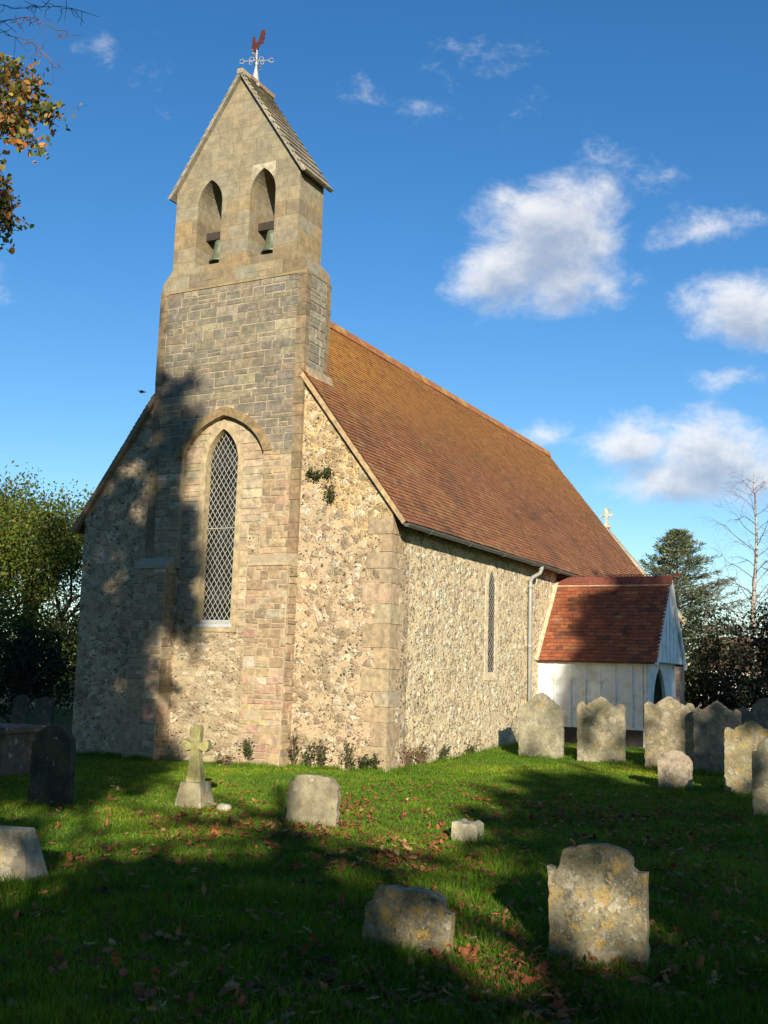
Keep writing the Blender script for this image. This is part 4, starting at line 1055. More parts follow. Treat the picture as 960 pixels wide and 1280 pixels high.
# ---- broad tree beyond the church on the left
PAL_YG = [(4, (.115, .155, .022)), (5, (.07, .108, .017)), (1.5, (.17, .165, .028)), (.4, (.19, .11, .028))]
b1 = far(22, 895, 36); b1[2] = gzf(b1[0], b1[1])
tree('broad_tree', 'yellow-green autumn tree left of the church, sky showing through its top', 'tree', b1, 8.3, .26, 11, PAL_YG, .13, 34, (.30, .30, .22), 4, 4, .24, up=.08, first=.55, fill=(3.6, 3.9, 2.8, 620))
b2 = far(-75, 905, 33); b2[2] = gzf(b2[0], b2[1])
tree('broad_tree', 'green autumn tree cut off by the left edge of the photo', 'tree', b2, 7.6, .24, 12, PAL_YG, .13, 30, (.30, .30, .22), 4, 4, .24, first=.55, fill=(3.4, 3.6, 2.6, 560))
# dark undergrowth shrubs below them
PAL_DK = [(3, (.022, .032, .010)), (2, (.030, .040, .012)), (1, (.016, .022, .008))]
def shrub(label, base, H, Rr, seed, pal=PAL_DK, n=900, leaf=.11, name='evergreen_shrub', cat='shrub', group=None, per=9, mat=None, top=1.):
    R = np.random.default_rng(seed); base = np.array(base, float); base[2] = gzf(base[0], base[1]); t = thing(name, label, cat, base, group)
    mb = MB()
    for k in range(7):
        a = R.uniform(0, 6.28); d = np.array([math.cos(a)*.5, math.sin(a)*.5, 1.]); grow(mb, base+np.array([0, 0, -.1]), d, H*.5, .04, 2, R, [], 3, up=.05)
    mb.build('stems', M_bark, t, fix=False)
    C = []
    lob = [(R.uniform(-.55, .55, 2)*Rr, R.uniform(.35, .8)*H, R.uniform(.35, .6)) for _ in range(9)]
    while len(C) < n:
        (lx, ly), lz, lr = lob[R.integers(len(lob))]
        v = R.normal(size=3); v /= np.linalg.norm(v); v *= R.uniform(.55, 1.)**.5
        c = base+np.array([lx+v[0]*Rr*lr*1.1, ly+v[1]*Rr*lr*1.1, max(.05, lz+v[2]*H*lr*.62)])
        if c[2]-base[2] < H*1.08: C.append(c)
    q = leafset(np.array(C), (.13, .13, .11), per, leaf, R, droop=.1)
    mesh_np('foliage', q, 4, mat or M_evergreen, leafcols(len(q)//4, pal, R, .3), t)
    return t
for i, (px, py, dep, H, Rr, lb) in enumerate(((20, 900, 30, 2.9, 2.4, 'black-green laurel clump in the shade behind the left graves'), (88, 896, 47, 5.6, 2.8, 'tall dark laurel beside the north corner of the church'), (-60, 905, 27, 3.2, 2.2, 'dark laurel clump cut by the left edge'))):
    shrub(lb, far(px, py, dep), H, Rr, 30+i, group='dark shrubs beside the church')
# ---- cedar
def cedar(base, H, R0, seed, label):
    R = np.random.default_rng(seed); base = np.array(base, float); base[2] = gzf(base[0], base[1]); t = thing('cedar_tree', label, 'tree', base)
    mb = MB(); mb.tube([base+np.array([0, 0, H*i/8-.2]) for i in range(9)], [.24*(1-i/8.3) for i in range(9)], 8, cap=False)
    C = []; ax = []
    nb = 185
    for k in range(nb):
        f = .05+.95*(k/nb)**.9; L = R0*(1-f)**.9*R.uniform(.5, 1.3)+.2
        a = k*2.399+R.uniform(-.4, .4); p = base+np.array([0, 0, H*f*.97]); d = np.array([math.cos(a), math.sin(a), .55*f+.02+R.normal()*.08]); pts = [p.copy()]; rad = [.045*(1-f)+.012]
        for s in range(7):
            d = d+np.array([0, 0, -.05+.034*s*.5])+R.normal(size=3)*.05; d /= np.linalg.norm(d); p = p+d*L/7; pts.append(p.copy()); rad.append(rad[0]*(1-(s+1)/8))
            if s >= 1:
                side = np.cross(d, [0, 0, 1.]); side /= np.linalg.norm(side)+1e-9
                for j in range(int(3+L*1.7)):
                    w = (L*.30*(1-s/8.5)+.10); u = R.uniform(-1, 1)
                    C.append(p+side*u*w+d*R.uniform(-.5, .5)*L/7+np.array([0, 0, R.normal()*.03-.09*abs(u)])); ax.append(d*.8+side*np.sign(u)*.9+np.array([0, 0, .12]))
        mb.tube(pts, rad, 4, cap=False)
    mb.build('trunk', M_bark, t, fix=False)
    C = np.array(C); ax = np.array(ax); per = 6; n = len(C)*per
    P = np.repeat(C, per, 0)+R.normal(size=(n, 3))*np.array([.07, .07, .025]); a = np.repeat(ax, per, 0)+R.normal(size=(n, 3))*np.array([.6, .6, .3]); a /= np.linalg.norm(a, axis=1)[:, None]
    b = np.cross(a, np.array([0, 0, 1.])+R.normal(size=(n, 3))*.5); b /= np.linalg.norm(b, axis=1)[:, None]+1e-9; s = R.uniform(.11, .22, n)[:, None]
    q = np.stack([P, P+a*s*.4+b*.024, P+a*s, P+a*s*.4-b*.024], 1).reshape(-1, 3)
    mesh_np('crown', q, 4, M_needle, leafcols(n, [(3, (.18, .21, .12)), (2, (.22, .25, .15)), (2, (.11, .14, .065)), (1, (.22, .20, .09))], R, .25), t)
cedar(far(848, 885, 46), 8.2, 5.0, 21, 'blue-green cedar with layered drooping boughs behind the porch')
# ---- birch
def birch(base, H, seed, label, nbr=36):
    R = np.random.default_rng(seed); base = np.array(base, float); base[2] = gzf(base[0], base[1]); t = thing('birch_tree', label, 'tree', base)
    mb = MB(); pts = [base+np.array([.02*i+.06*math.sin(i*.9), .05*math.sin(i*1.3), H*i/12-.2]) for i in range(13)]; mb.tube(pts, [.13*(1-i/12.6)+.008 for i in range(13)], 8, cap=False); mb.build('trunk', M_birch, t, smooth=True, fix=False)
    mb = MB()
    for k in range(nbr):
        f = .22+.76*k/nbr; i = int(f*12); p = pts[i]+(pts[min(12, i+1)]-pts[i])*(f*12-i); a = k*2.4+R.uniform(-.5, .5); L = (1.9*(1-f)**.6+.35)*R.uniform(.7, 1.2)
        grow(mb, p.copy(), np.array([math.cos(a), math.sin(a), .9]), L, .020*(1-f)+.009, 2, R, [], 4, .25, -.05, .62, .7, 4, 5, .0026)
    mb.build('twigs', M_twig, t, fix=False)
birch(far(942, 880, 40), 9.6, 23, 'bare birch with white trunk and reddish twigs by the right edge')
birch(far(985, 880, 43), 7.8, 24, 'second bare birch with twigs reaching in from the right edge')
# ---- dark trees and shrubs on the right, tree shade put into leaf colours
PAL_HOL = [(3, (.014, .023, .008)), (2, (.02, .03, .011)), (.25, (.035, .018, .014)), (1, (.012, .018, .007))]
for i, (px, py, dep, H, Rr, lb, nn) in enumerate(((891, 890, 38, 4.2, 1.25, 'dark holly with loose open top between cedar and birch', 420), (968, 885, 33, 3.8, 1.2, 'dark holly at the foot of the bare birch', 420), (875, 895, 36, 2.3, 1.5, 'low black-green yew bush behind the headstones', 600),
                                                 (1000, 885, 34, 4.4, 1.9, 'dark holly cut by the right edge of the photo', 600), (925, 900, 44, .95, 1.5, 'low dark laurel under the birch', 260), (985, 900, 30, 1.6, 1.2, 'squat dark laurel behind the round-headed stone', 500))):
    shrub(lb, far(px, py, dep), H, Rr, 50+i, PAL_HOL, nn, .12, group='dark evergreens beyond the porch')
# far hedges close the horizon
for i, (x0, y0, x1, y1, H, lb) in enumerate(((-60, 40, -8, 62, 5.0, 'far dark hedge beyond the church on the left'), (6, 75, 60, 55, 3.0, 'far dark hedge beyond the bushes on the right'))):
    R = np.random.default_rng(80+i); n = 2600; s = R.uniform(0, 1, n); C = np.stack([x0+(x1-x0)*s+R.normal(size=n)*.9, y0+(y1-y0)*s+R.normal(size=n)*.9, H*R.uniform(0, 1, n)*(1+.35*np.sin(s*23)+.2*np.sin(s*57))], 1)
    q = leafset(C, (.4, .4, .3), 8, .34, R); tag(mesh_np('hedge', q, 4, M_evergreen, leafcols(len(q)//4, [(1, (.035, .05, .016)), (1, (.05, .06, .02))], R, .3)), lb, 'hedge')
# pale house glimpsed through the bushes, and the flint boundary wall on the left
hp = far(935, 866, 62)
house = thing('house', 'pale house glimpsed through the dark bushes on the right', 'house', (hp[0], hp[1], 0))
mb = MB(); mb.box((hp[0]-3, hp[1], -.3), (hp[0]+6, hp[1]+6, 2.5)); mb.build('wall', mat_plain('pale_render', (.72, .60, .54), .9, .06, 4, .2, .01), house)
mb = MB()
mb.hexa([(hp[0]-3.3, hp[1]-.3, 2.45), (hp[0]+6.3, hp[1]-.3, 2.45), (hp[0]+6.3, hp[1]+6.3, 2.45), (hp[0]-3.3, hp[1]+6.3, 2.45), (hp[0]-3, hp[1]+2.8, 4.4), (hp[0]+6, hp[1]+2.8, 4.4), (hp[0]+6, hp[1]+3.2, 4.4), (hp[0]-3, hp[1]+3.2, 4.4)], (.2, .1, .06)); mb.build('roof', M_tile2, house)
for xx in (hp[0]-.6, hp[0]+2.6):
    mb = MB(); mb.box((xx, hp[1]-.03, .9), (xx+.9, hp[1]-.004, 2.0)); mb.build('window', M_glass, house)
wp = far(78, 886, 40); wz = gzf(wp[0], wp[1])
mb = MB(); mb.box((wp[0]-5, wp[1], -.5), (wp[0]+2.4, wp[1]+.45, wz+.85)); wl = mb.build('boundary_wall', M_south)
tag(wl, 'low sunlit flint boundary wall seen past the left corner of the church', 'wall')

# ---- plants growing on and below the church walls
PAL_WEED = [(3, (.05, .085, .02)), (2, (.075, .10, .028)), (1, (.03, .05, .014))]
PAL_DRY = [(2, (.20, .13, .07)), (1, (.12, .08, .045)), (1, (.28, .21, .12))]
def weed(px, py, hpx, wpx, label, pal=PAL_WEED, seed=0, wall=None, n=90, leaf=.055):
    R = np.random.default_rng(seed)
    d = pray(px, py)
    if wall == 'w': tt = (-.02-CAM[1])/d[1]
    elif wall == 'b': tt = (-.40-CAM[1])/d[1]
    else: tt = (XS+.03-CAM[0])/d[0]
    p = CAM+d*tt; w, hh = px_size(p, wpx, hpx)
    t = thing('wall_plant', label, 'plant', p, 'plants rooted in the church walls'); mb = MB(); C = []
    for k in range(14):
        e = p+np.array([R.uniform(-.5, .5)*w if wall else .02+R.uniform(0, .16), -R.uniform(.02, .16) if wall else R.uniform(-.8, .8)*w, hh*R.uniform(.35, 1.)])
        mid = (p+e)/2+np.array([0, 0, hh*.1]); mb.tube([p+np.array([0, 0, -.05]), mid, e], [.006, .005, .003], 4, cap=False)
        for s in np.linspace(.15, 1, max(3, n//14)): C.append(p+(e-p)*s+R.normal(size=3)*.025)
    mb.build('stems', M_twig, t, fix=False)
    q = leafset(np.array(C), (.03, .03, .03), 2, leaf, R, droop=.1); mesh_np('leaves', q, 4, M_leaf, leafcols(len(q)//4, pal, R, .3), t)
for i, a in enumerate((
        (395, 598, 9, 18, 'flat green tuft in the gable masonry under the right verge', PAL_WEED, 'w'), (414, 628, 26, 17, 'bushy dark green plant rooted in the gable below the verge', PAL_WEED, 'w'), (413, 594, 8, 9, 'smallest tuft growing high on the right part of the gable', PAL_WEED, 'w'),
        (367, 958, 46, 22, 'tall green weed in the angle of the right buttress', PAL_WEED, 'w'), (386, 960, 30, 22, 'leafy weed at the wall foot just right of the buttress', PAL_WEED, 'w'), (402, 960, 38, 24, 'spreading weed at the foot of the gable wall', PAL_WEED, 'w'),
        (437, 961, 34, 28, 'broad weed below the middle of the right gable wall', PAL_WEED, 'w'), (457, 962, 20, 16, 'low weed near the south west corner', PAL_WEED, 'w'), (470, 962, 16, 12, 'last small weed before the south west corner', PAL_WEED, 'w'),
        (311, 946, 24, 14, 'green weed against the foot of the right buttress', PAL_WEED, 'b'), (283, 957, 20, 32, 'dry brown stalks in the bay under the lancet window', PAL_DRY, 'b'),
        (508, 958, 32, 20, 'brown withered plant just round the south west corner', PAL_DRY, None), (524, 956, 26, 18, 'second withered plant along the south wall', PAL_DRY, None), (551, 951, 20, 10, 'small dark weed at the foot of the south wall', PAL_WEED, None), (585, 945, 16, 10, 'dark weed under the slit window', PAL_WEED, None))):
    weed(*a[:5], pal=a[5], seed=100+i, wall=a[6])

# ---- overhanging autumn tree, trunk out of the picture on the left
R = np.random.default_rng(60)
tb_ = far(-330, 900, 8.6); tb_[2] = gzf(tb_[0], tb_[1])
ov = thing('birch_tree', 'autumn birch whose orange and green branch hangs in at the top left', 'tree', tb_)
mb = MB(); tops = [tb_+np.array([.02*i, .03*math.sin(i), .85*i-.2]) for i in range(11)]; mb.tube(tops, [.15*(1-i/12) for i in range(11)], 9, cap=False)
mb.build('trunk', M_birch, ov, smooth=True, fix=False)
mb = MB(); LC = []
def bough(path, r0, leafy, dens=3):
    P = [far(*q) for q in path]; fine = []
    for a, b in zip(P[:-1], P[1:]):
        for s in np.linspace(0, 1, 6)[:-1]: fine.append(a+(b-a)*s+R.normal(size=3)*.008)
    fine.append(P[-1]); n = len(fine); mb.tube(fine, [max(.0022, r0*.6*(1-i/n)) for i in range(n)], 5, cap=False)
    for i, q in enumerate(fine[2:]):
        for k in range(2):
            d = R.normal(size=3)*np.array([.7, .7, .5])+np.array([0, 0, -.3]); d /= np.linalg.norm(d); L = R.uniform(.05, .15)
            e = q+d*L; mb.tube([q, (q+e)/2+R.normal(size=3)*.01, e], [.0026, .002, .0016], 4, cap=False)
            if leafy: 
                for s in np.linspace(.2, 1., dens): LC.append(q+d*L*s)
T = [(tops[k]) for k in (7, 8, 9, 10)]
def pxof(p): return project(p)
for k, (path, r0, leafy) in enumerate((
        ([(-40, 110, 7.6), (10, 118, 7.5), (38, 124, 7.4), (74, 146, 7.4)], .010, True), ([(-40, 60, 7.8), (0, 75, 7.6), (22, 88, 7.5), (48, 108, 7.4)], .009, True),
        ([(-40, 140, 7.5), (0, 150, 7.4), (25, 165, 7.4), (45, 182, 7.3)], .009, True), ([(-45, 180, 7.5), (-5, 195, 7.4), (8, 235, 7.4), (16, 275, 7.4)], .008, True), ([(-50, 220, 7.5), (-10, 225, 7.4), (2, 255, 7.4), (6, 288, 7.4)], .007, True),
        ([(-40, 40, 8.), (5, 42, 7.8), (40, 52, 7.6), (74, 84, 7.5)], .006, False), ([(-30, 30, 8.), (20, 24, 7.8), (50, 22, 7.7), (82, 46, 7.6)], .006, False), ([(-30, 8, 8.), (30, 8, 7.9), (70, 6, 7.8), (102, 14, 7.7)], .006, False), ([(-30, 90, 7.7), (-5, 92, 7.6), (15, 105, 7.5), (30, 140, 7.4)], .008, True), ([(-35, 160, 7.6), (5, 140, 7.5), (24, 145, 7.4), (56, 146, 7.4)], .008, True))):
    bough(path, r0, leafy)
    a = far(*path[0]); s = T[k % 4]; m = (a+s)/2+np.array([0, 0, .15]); mb.tube([s, m, a], [r0*1.8, r0*1.1, r0*.6], 6, cap=False)
for k in range(26):   # boughs on the far side, out of the picture
    s = tops[R.integers(4, 11)]; a = R.uniform(0, 6.28); d = np.array([math.cos(a), math.sin(a), .5]); away = -Rt
    if d@Rt > -.1: d = d-Rt*(d@Rt+.4)
    tips = []; grow(mb, s.copy(), d, 1.3, .03, 2, R, tips, 3, .2, .0); LC += [np.array(t) for t in tips]
mb.build('branches', M_twig, ov, fix=False)
q = hexleaves(np.array(LC), (.035, .035, .035), 3, .042, R, droop=.6, curl=.2)
mesh_np('crown', q, 6, M_leaf, leafcols(len(q)//6, [(4, (.11, .14, .03)), (2.4, (.42, .20, .05)), (2, (.30, .24, .06)), (1.5, (.05, .06, .02)), (1, (.48, .15, .06))], R, .25), ov)

# ================================================================== TREES BEHIND THE CAMERA THAT SHADE THE CHURCHYARD
MASK = """
000053000000000000000000
000097400000000000000000
000997100000000000000000
000956000000000000000000
009836200000000000000000
009489300000000000000000
009489200000000000000000
999489200000000000599088
999899200000000001899999
999998200000000002999999
999646300000000001899999
999555300000000009969999
999985000000000001134578
997530000000002356656788
130000000001333577788999
000000000000012577789999
003699998865310161139999
499999999997511272129999
999999999998411171118899
999999999999811146778999
999999999999942224677899
""".split()
# row 7 = y 740: right part (porch roof) ; rows are 40 px apart from y = 460, columns 40 px apart from x = 20
mg = np.array([[int(ch) for ch in r] for r in MASK], float)/9
def mask_at(px, py):
    fx = min(22.999, max(0., (px-20)/40)); fy = min(len(mg)-1.001, max(0., (py-460)/40)); i, j = int(fy), int(fx); a, b = fy-i, fx-j
    return (mg[i, j]*(1-a)*(1-b)+mg[i+1, j]*a*(1-b)+mg[i, j+1]*(1-a)*b+mg[i+1, j+1]*a*b)
pv, pf = [], []
def quad(*P): n = len(pv); pv.extend([tuple(map(float, p)) for p in P]); pf.append(tuple(range(n, n+len(P))))
quad((XN, 0, -.3), (XS, 0, -.3), (XS, 0, 4.4), (1.7, 0, 7.), (-1.7, 0, 6.8), (XN, 0, 4.4)); quad((-TH, -.07, 6.5), (TH, -.07, 6.5), (TH, -.07, 9.), (TB, -.07, 11.1), (0, -.07, 13.3), (-TB, -.07, 11.1), (-TH, -.07, 9.))
quad((XS, 0, -.3), (XS, LN, -.3), (XS, LN, 4.3), (XS, 0, 4.3)); quad((OX, 0, zS(OX)), (OX, LN, zS(OX)), (0, LN, HR), (0, 0, HR))
quad((XS, WY0, -.2), (PWX, WY0, -.2), (PWX, WY0, PE), (XS, WY0, PE)); quad((XS, PY0, PE), (PX, PY0, PE), (PX, PC, PR), (XS, PC, PR)); quad((PX, PY0, PE), (PX, PY1, PE), (PX, PC, PR)); quad((PWX, WY0, -.2), (PWX, WY1, -.2), (PWX, WY1, PE), (PWX, WY0, PE))
lit_of = {}
quad(far(-70, 310, 7.6), far(115, 310, 7.6), far(115, -30, 7.6), far(-70, -30, 7.6)); lit_of[len(pf)-1] = 0.
for (p, w, hh, lt) in proxies:
    if lt is not None: lit_of[len(pf)] = lt
    if lt is not None and lt < .05: p = np.array(p)-np.array([0, 0, .25]); w = w+.75; hh = hh+.6
    quad((p[0]-w/2, p[1], p[2]), (p[0]+w/2, p[1], p[2]), (p[0]+w/2, p[1], p[2]+hh), (p[0]-w/2, p[1], p[2]+hh))
quad((wp[0]-5, wp[1], -.3), (wp[0]+2.4, wp[1], -.3), (wp[0]+2.4, wp[1], 1.2), (wp[0]-5, wp[1], 1.2)); lit_of[len(pf)-1] = 0.
quad((XS, 13, -.3), (VX, 13, -.3), (VX, 13, 2.45), (XS, 13, 3.3)); lit_of[len(pf)-1] = 0.
quad(far(800, 900, 45), far(912, 900, 45), far(880, 640, 45), far(800, 640, 45)); lit_of[len(pf)-1] = .15
for a, b, dep in ((905, 1000, 33), (-120, 56, 32)): quad(far(a, 930, dep), far(b, 930, dep), far(b, 560, dep), far(a, 560, dep))
n0 = len(pv); gg = np.linspace(-1, 1, 41)
gx_ = 8+22*gg; gy_ = -3+24*gg
for y in gy_:
    for x in gx_: pv.append((x, y, gzf(x, y)))
for i in range(40):
    for j in range(40): k = n0+i*41+j; pf.append((k, k+1, k+42, k+41))
bvh = BVHTree.FromPolygons(pv, pf)
crowns = [((13.5, -26., 10.5), (9., 5.2, 8.2), 'tall'), ((21., -29.5, 7.), (7.5, 4.5, 6.), 'broad'), ((26.5, -22., 10.), (6.8, 5., 7.2), 'dense'), ((33., -15.5, 11.), (5.5, 4.2, 7.), 'outer'), ((2., -27., 9.5), (7., 4.5, 8.), 'west'), ((-10., -22., 9.), (6.5, 4.5, 7.5), 'north')]  # west and north crowns are added, keeping sky light off the gable
labels = {'west': 'unseen evergreen oak added west of the tall one to block sky light', 'north': 'unseen outlying evergreen oak added to screen the gable from sky light', 'tall': 'tall evergreen oak behind the photographer shading the gable', 'broad': 'broad evergreen oak behind the photographer shading the front lawn', 'dense': 'dense evergreen oak behind the photographer shading the porch', 'outer': 'evergreen oak far to the right shading the bushes'}
sdir = Vector([-float(v) for v in SUN])
R = np.random.default_rng(90)
for (c, rad, nm) in crowns:
    base = np.array([c[0], c[1], gzf(c[0], c[1])]); t = thing('oak_tree', labels[nm], 'tree', base, 'shade trees behind the camera'); C = []
    vol = rad[0]*rad[1]*rad[2]; N = int(vol*38)
    for _ in range(N):
        v = R.normal(size=3); v /= np.linalg.norm(v); v *= R.uniform(0, 1)**.4
        p = np.array(c)+v*np.array(rad)
        if p[2] < 1.6: continue
        hit = bvh.ray_cast(Vector(p), sdir, 90)
        if hit[0] is None: pr_ = .7
        else:
            x, y, z = project(hit[0])
            if z < .5 or x < -40 or x > 1000 or y > 1330: pr_ = .9
            elif hit[2] in lit_of: pr_ = lit_of[hit[2]]
            elif y < 440: pr_ = .0
            else: pr_ = mask_at(x, y)
            if True:
                nz_ = .5+.62*mnoise.noise(hit[0]*(4.5 if hit[2] in lit_of else 1.9))+.22*mnoise.noise(hit[0]*5.)
                pr_ = 1. if (pr_ > .94 or (pr_ > .12 and nz_ < (pr_-.14)*1.22)) else 0.
        if R.uniform() < pr_: C.append(p)
    C = np.array(C); q = leafset(C, (.10, .10, .09), 7, .24, R, aspect=.7)
    mesh_np('crown', q, 4, M_evergreen, leafcols(len(q)//4, PAL_DK, R, .3), t)
    mb = MB(); top = np.array([c[0], c[1], c[2]+rad[2]*.4]); mb.tube([base+np.array([0, 0, -.3]), base+np.array([.1, 0, 1.2]), np.array([c[0], c[1], c[2]-rad[2]*.3]), top], [.45, .36, .24, .08], 9)
    if len(C):
        for q_ in C[R.choice(len(C), min(40, len(C)))]: s = base+(top-base)*R.uniform(.35, .9); mb.tube([s, (s+q_)/2+np.array([0, 0, .2]), q_], [.09, .05, .012], 5, cap=False)
    mb.build('trunk', M_bark, t, fix=False)

# ================================================================== GRASS AND LEAF LITTER
R = np.random.default_rng(70)
def ground_pts(n, dmin, dmax, power):
    u = R.uniform(0, 1, n); d = (dmin**power+(dmax**power-dmin**power)*u)**(1/power); a = ya+np.where(R.uniform(0, 1, n) < .80, R.uniform(-.45, .45, n), R.uniform(-1.05, 1.05, n))
    x = CAM[0]+np.sin(a)*d; y = CAM[1]+np.cos(a)*d
    ok = ~((x > XN-.1) & (x < XS+.02) & (y > -.05)) & ~((x > XS) & (x < PWX+.05) & (y > WY0-.05) & (y < WY1+.05)) & ~((x > -1.8) & (x < 1.8) & (y > -.4)) & ~((x > 3.6) & (x < 5.9) & (y > 12.9))
    return x[ok], y[ok], d[ok]
def pnoise(x, y, s, ph=0.): return .5+.25*(np.sin(x*s+ph+1.7*np.sin(y*s*.7+ph))+np.cos(y*s*1.1-ph+1.3*np.sin(x*s*.8)))
x, y, d = ground_pts(640000, 4.2, 26., .9)
tuft = pnoise(x, y, 1.7)*pnoise(x, y, 5.3, 2.)
long_ = np.clip((11.5-d)/4, 0, 1)
n = len(x); patch = pnoise(x, y, .8, 1.)*pnoise(x, y, 2.1, 4.)
hgt = (.016+.03*R.uniform(0, 1, n)**1.5)*(1+1.5*tuft*long_)*(1+.5*long_)
wd = .0028+.0009*np.clip(d-5, 0, 12)*.55+.0005; z = gz(x, y)
an = R.uniform(0, 6.28, n); ln = R.uniform(.1, .9, n)*hgt; la = R.uniform(0, 6.28, n)
B0 = np.stack([x-np.cos(an)*wd, y-np.sin(an)*wd, z-.004], 1); B1 = np.stack([x+np.cos(an)*wd, y+np.sin(an)*wd, z-.004], 1); TP = np.stack([x+np.cos(la)*ln, y+np.sin(la)*ln, z+hgt], 1)
cols = leafcols(n, [(4, (.10, .20, .010)), (3, (.13, .23, .012)), (1.5, (.07, .14, .008)), (1., (.22, .20, .05))], R, .28)
cols *= (1+.55*(patch-.25))[:, None]*np.stack([1+.5*(patch-.25), np.ones(n), np.ones(n)], 1)
g = mesh_np('grass', np.stack([B0, B1, TP], 1).reshape(-1, 3), 3, M_blade, cols); g['kind'] = 'stuff'
C = []
for (px, py, sx, sy, k) in ((600, 1200, 60, 50, 26), (600, 1120, 40, 20, 14), (850, 1180, 70, 40, 22), (440, 1230, 120, 30, 24), (150, 1120, 120, 40, 20), (700, 1250, 120, 20, 24), (500, 1045, 60, 15, 14), (330, 1050, 120, 15, 16), (60, 1110, 40, 10, 8)):
    for _ in range(k): C.append(at(px+R.normal()*sx, min(1320, max(985, py+R.normal()*sy))))
for (p_, w_, h_2, _l) in proxies:
    for _ in range(5): C.append(np.array(p_)+np.array([R.uniform(-.6, .6)*w_, R.uniform(-.16, -.06), 0]))
for _ in range(60): C.append(np.array([R.uniform(XN, XS), R.uniform(-.22, -.06)-(.36 if False else 0), 0.]))
for _ in range(70): C.append(np.array([XS+R.uniform(.04, .2), R.uniform(0, 7.4), 0.]))
for _ in range(30): C.append(np.array([R.choice([R.uniform(-1.8, -.95), R.uniform(.85, 1.8)]), -.45, 0.]))
C = np.array(C); per = 60; n = len(C)*per; P = np.repeat(C, per, 0); P[:, :2] += R.normal(size=(n, 2))*.045; P[:, 2] = gz(P[:, 0], P[:, 1])-.004
an = R.uniform(0, 6.28, n); hg_ = R.uniform(.04, .12, n)*np.repeat(R.uniform(.6, 1.2, len(C)), per); dr = P[:, :2]-np.repeat(C, per, 0)[:, :2]; ln = dr*R.uniform(.4, 1.3, (n, 1))+R.normal(size=(n, 2))*.018; wd = .0032
B0 = P+np.stack([-np.cos(an)*wd, -np.sin(an)*wd, 0*an], 1); B1 = P+np.stack([np.cos(an)*wd, np.sin(an)*wd, 0*an], 1); MID = P+np.stack([ln[:, 0]*.35, ln[:, 1]*.35, hg_*.7], 1); TP = P+np.stack([ln[:, 0]*1.1, ln[:, 1]*1.1, hg_*.98], 1)
wv = np.stack([np.cos(an)*wd*.7, np.sin(an)*wd*.7, 0*an], 1)
q = np.concatenate([np.stack([B0, B1, MID+wv, MID-wv], 1).reshape(-1, 3), np.stack([MID-wv, MID+wv, TP+wv*.1, TP-wv*.1], 1).reshape(-1, 3)])
cl = leafcols(n, [(4, (.09, .19, .010)), (3, (.12, .23, .014)), (1, (.22, .20, .06))], R, .25)
gt = mesh_np('grass_tussocks', q, 4, M_blade, np.concatenate([cl, cl])); gt['kind'] = 'stuff'
# fallen leaves
LP = []
for (px, py, sx, sy, k) in ((395, 1038, 30, 8, 60), (365, 1042, 20, 8, 30), (420, 1010, 22, 10, 46), (440, 1022, 30, 12, 50), (250, 1030, 45, 14, 90), (300, 1040, 50, 14, 80), (500, 1060, 60, 18, 130), (480, 1085, 50, 14, 90), (620, 1150, 30, 25, 50), (600, 1190, 45, 30, 85), (640, 1235, 50, 30, 90), (560, 1230, 35, 35, 45),
                            (680, 1270, 60, 20, 60), (740, 1225, 60, 12, 60), (830, 1215, 40, 25, 90), (900, 1190, 60, 40, 100), (740, 1020, 70, 10, 150), (800, 1050, 80, 20, 150), (640, 1010, 60, 12, 90), (860, 1100, 90, 40, 160), (300, 1150, 160, 50, 200), (160, 1075, 60, 15, 50), (460, 990, 90, 12, 50), (250, 1230, 150, 40, 160), (420, 1250, 100, 30, 140)):
    for _ in range(k):
        a = px+R.normal()*sx; b = py+R.normal()*sy
        if b > 966: LP.append(at(a, min(b, 1330)))
x, y, d = ground_pts(900, 4.6, 17., 1.2); LP = np.concatenate([np.array(LP), np.stack([x, y, gz(x, y)], 1)])
LP = np.repeat(LP, 2, 0)+np.concatenate([np.zeros((len(LP), 3)), R.normal(size=(len(LP), 3))*np.array([.09, .09, 0])]).reshape(2, -1, 3).transpose(1, 0, 2).reshape(-1, 3)
n = len(LP); LP[:, 2] += R.uniform(.012, .065, n)
a = R.normal(size=(n, 3))*np.array([1, 1, .28]); a /= np.linalg.norm(a, axis=1)[:, None]; b = np.cross(a, np.array([0, 0, 1.])+R.normal(size=(n, 3))*.35); b /= np.linalg.norm(b, axis=1)[:, None]; nn = np.cross(a, b); s = R.uniform(.045, .095, n)[:, None]; cu = R.uniform(-.4, .6, n)[:, None]
curl = lambda t: nn*s*cu*(t*t)
ax_ = lambda t: LP+a*s*t+curl(t)
sd = lambda t, k, wv: LP+a*s*t+b*s*(wv*k)*R.uniform(.8, 1.2, (n, 1))+nn*s*(cu*t*t+R.uniform(-.02, .16, (n, 1)))
rings = []
for k in (1, -1):
    e = [sd(.08, k, .05), sd(.26, k, .26), sd(.36, k, .14), sd(.55, k, .34), sd(.66, k, .17), sd(.84, k, .2)]
    for (t0, t1, i0, i1) in ((.0, .3, 0, 1), (.3, .45, 1, 2), (.45, .6, 2, 3), (.6, .75, 3, 4), (.75, 1., 4, 5)):
        rings.append(np.stack([ax_(t0), ax_(t1), e[i1], e[i0]], 1).reshape(-1, 3))
cl = leafcols(n, [(4, (.30, .10, .045)), (3, (.21, .075, .035)), (2, (.38, .17, .07)), (1.2, (.10, .045, .025)), (.7, (.42, .26, .12))], R, .3)
lv = mesh_np('fallen_leaves', np.concatenate(rings), 4, M_litter, np.concatenate([cl]*10)); lv['kind'] = 'stuff'
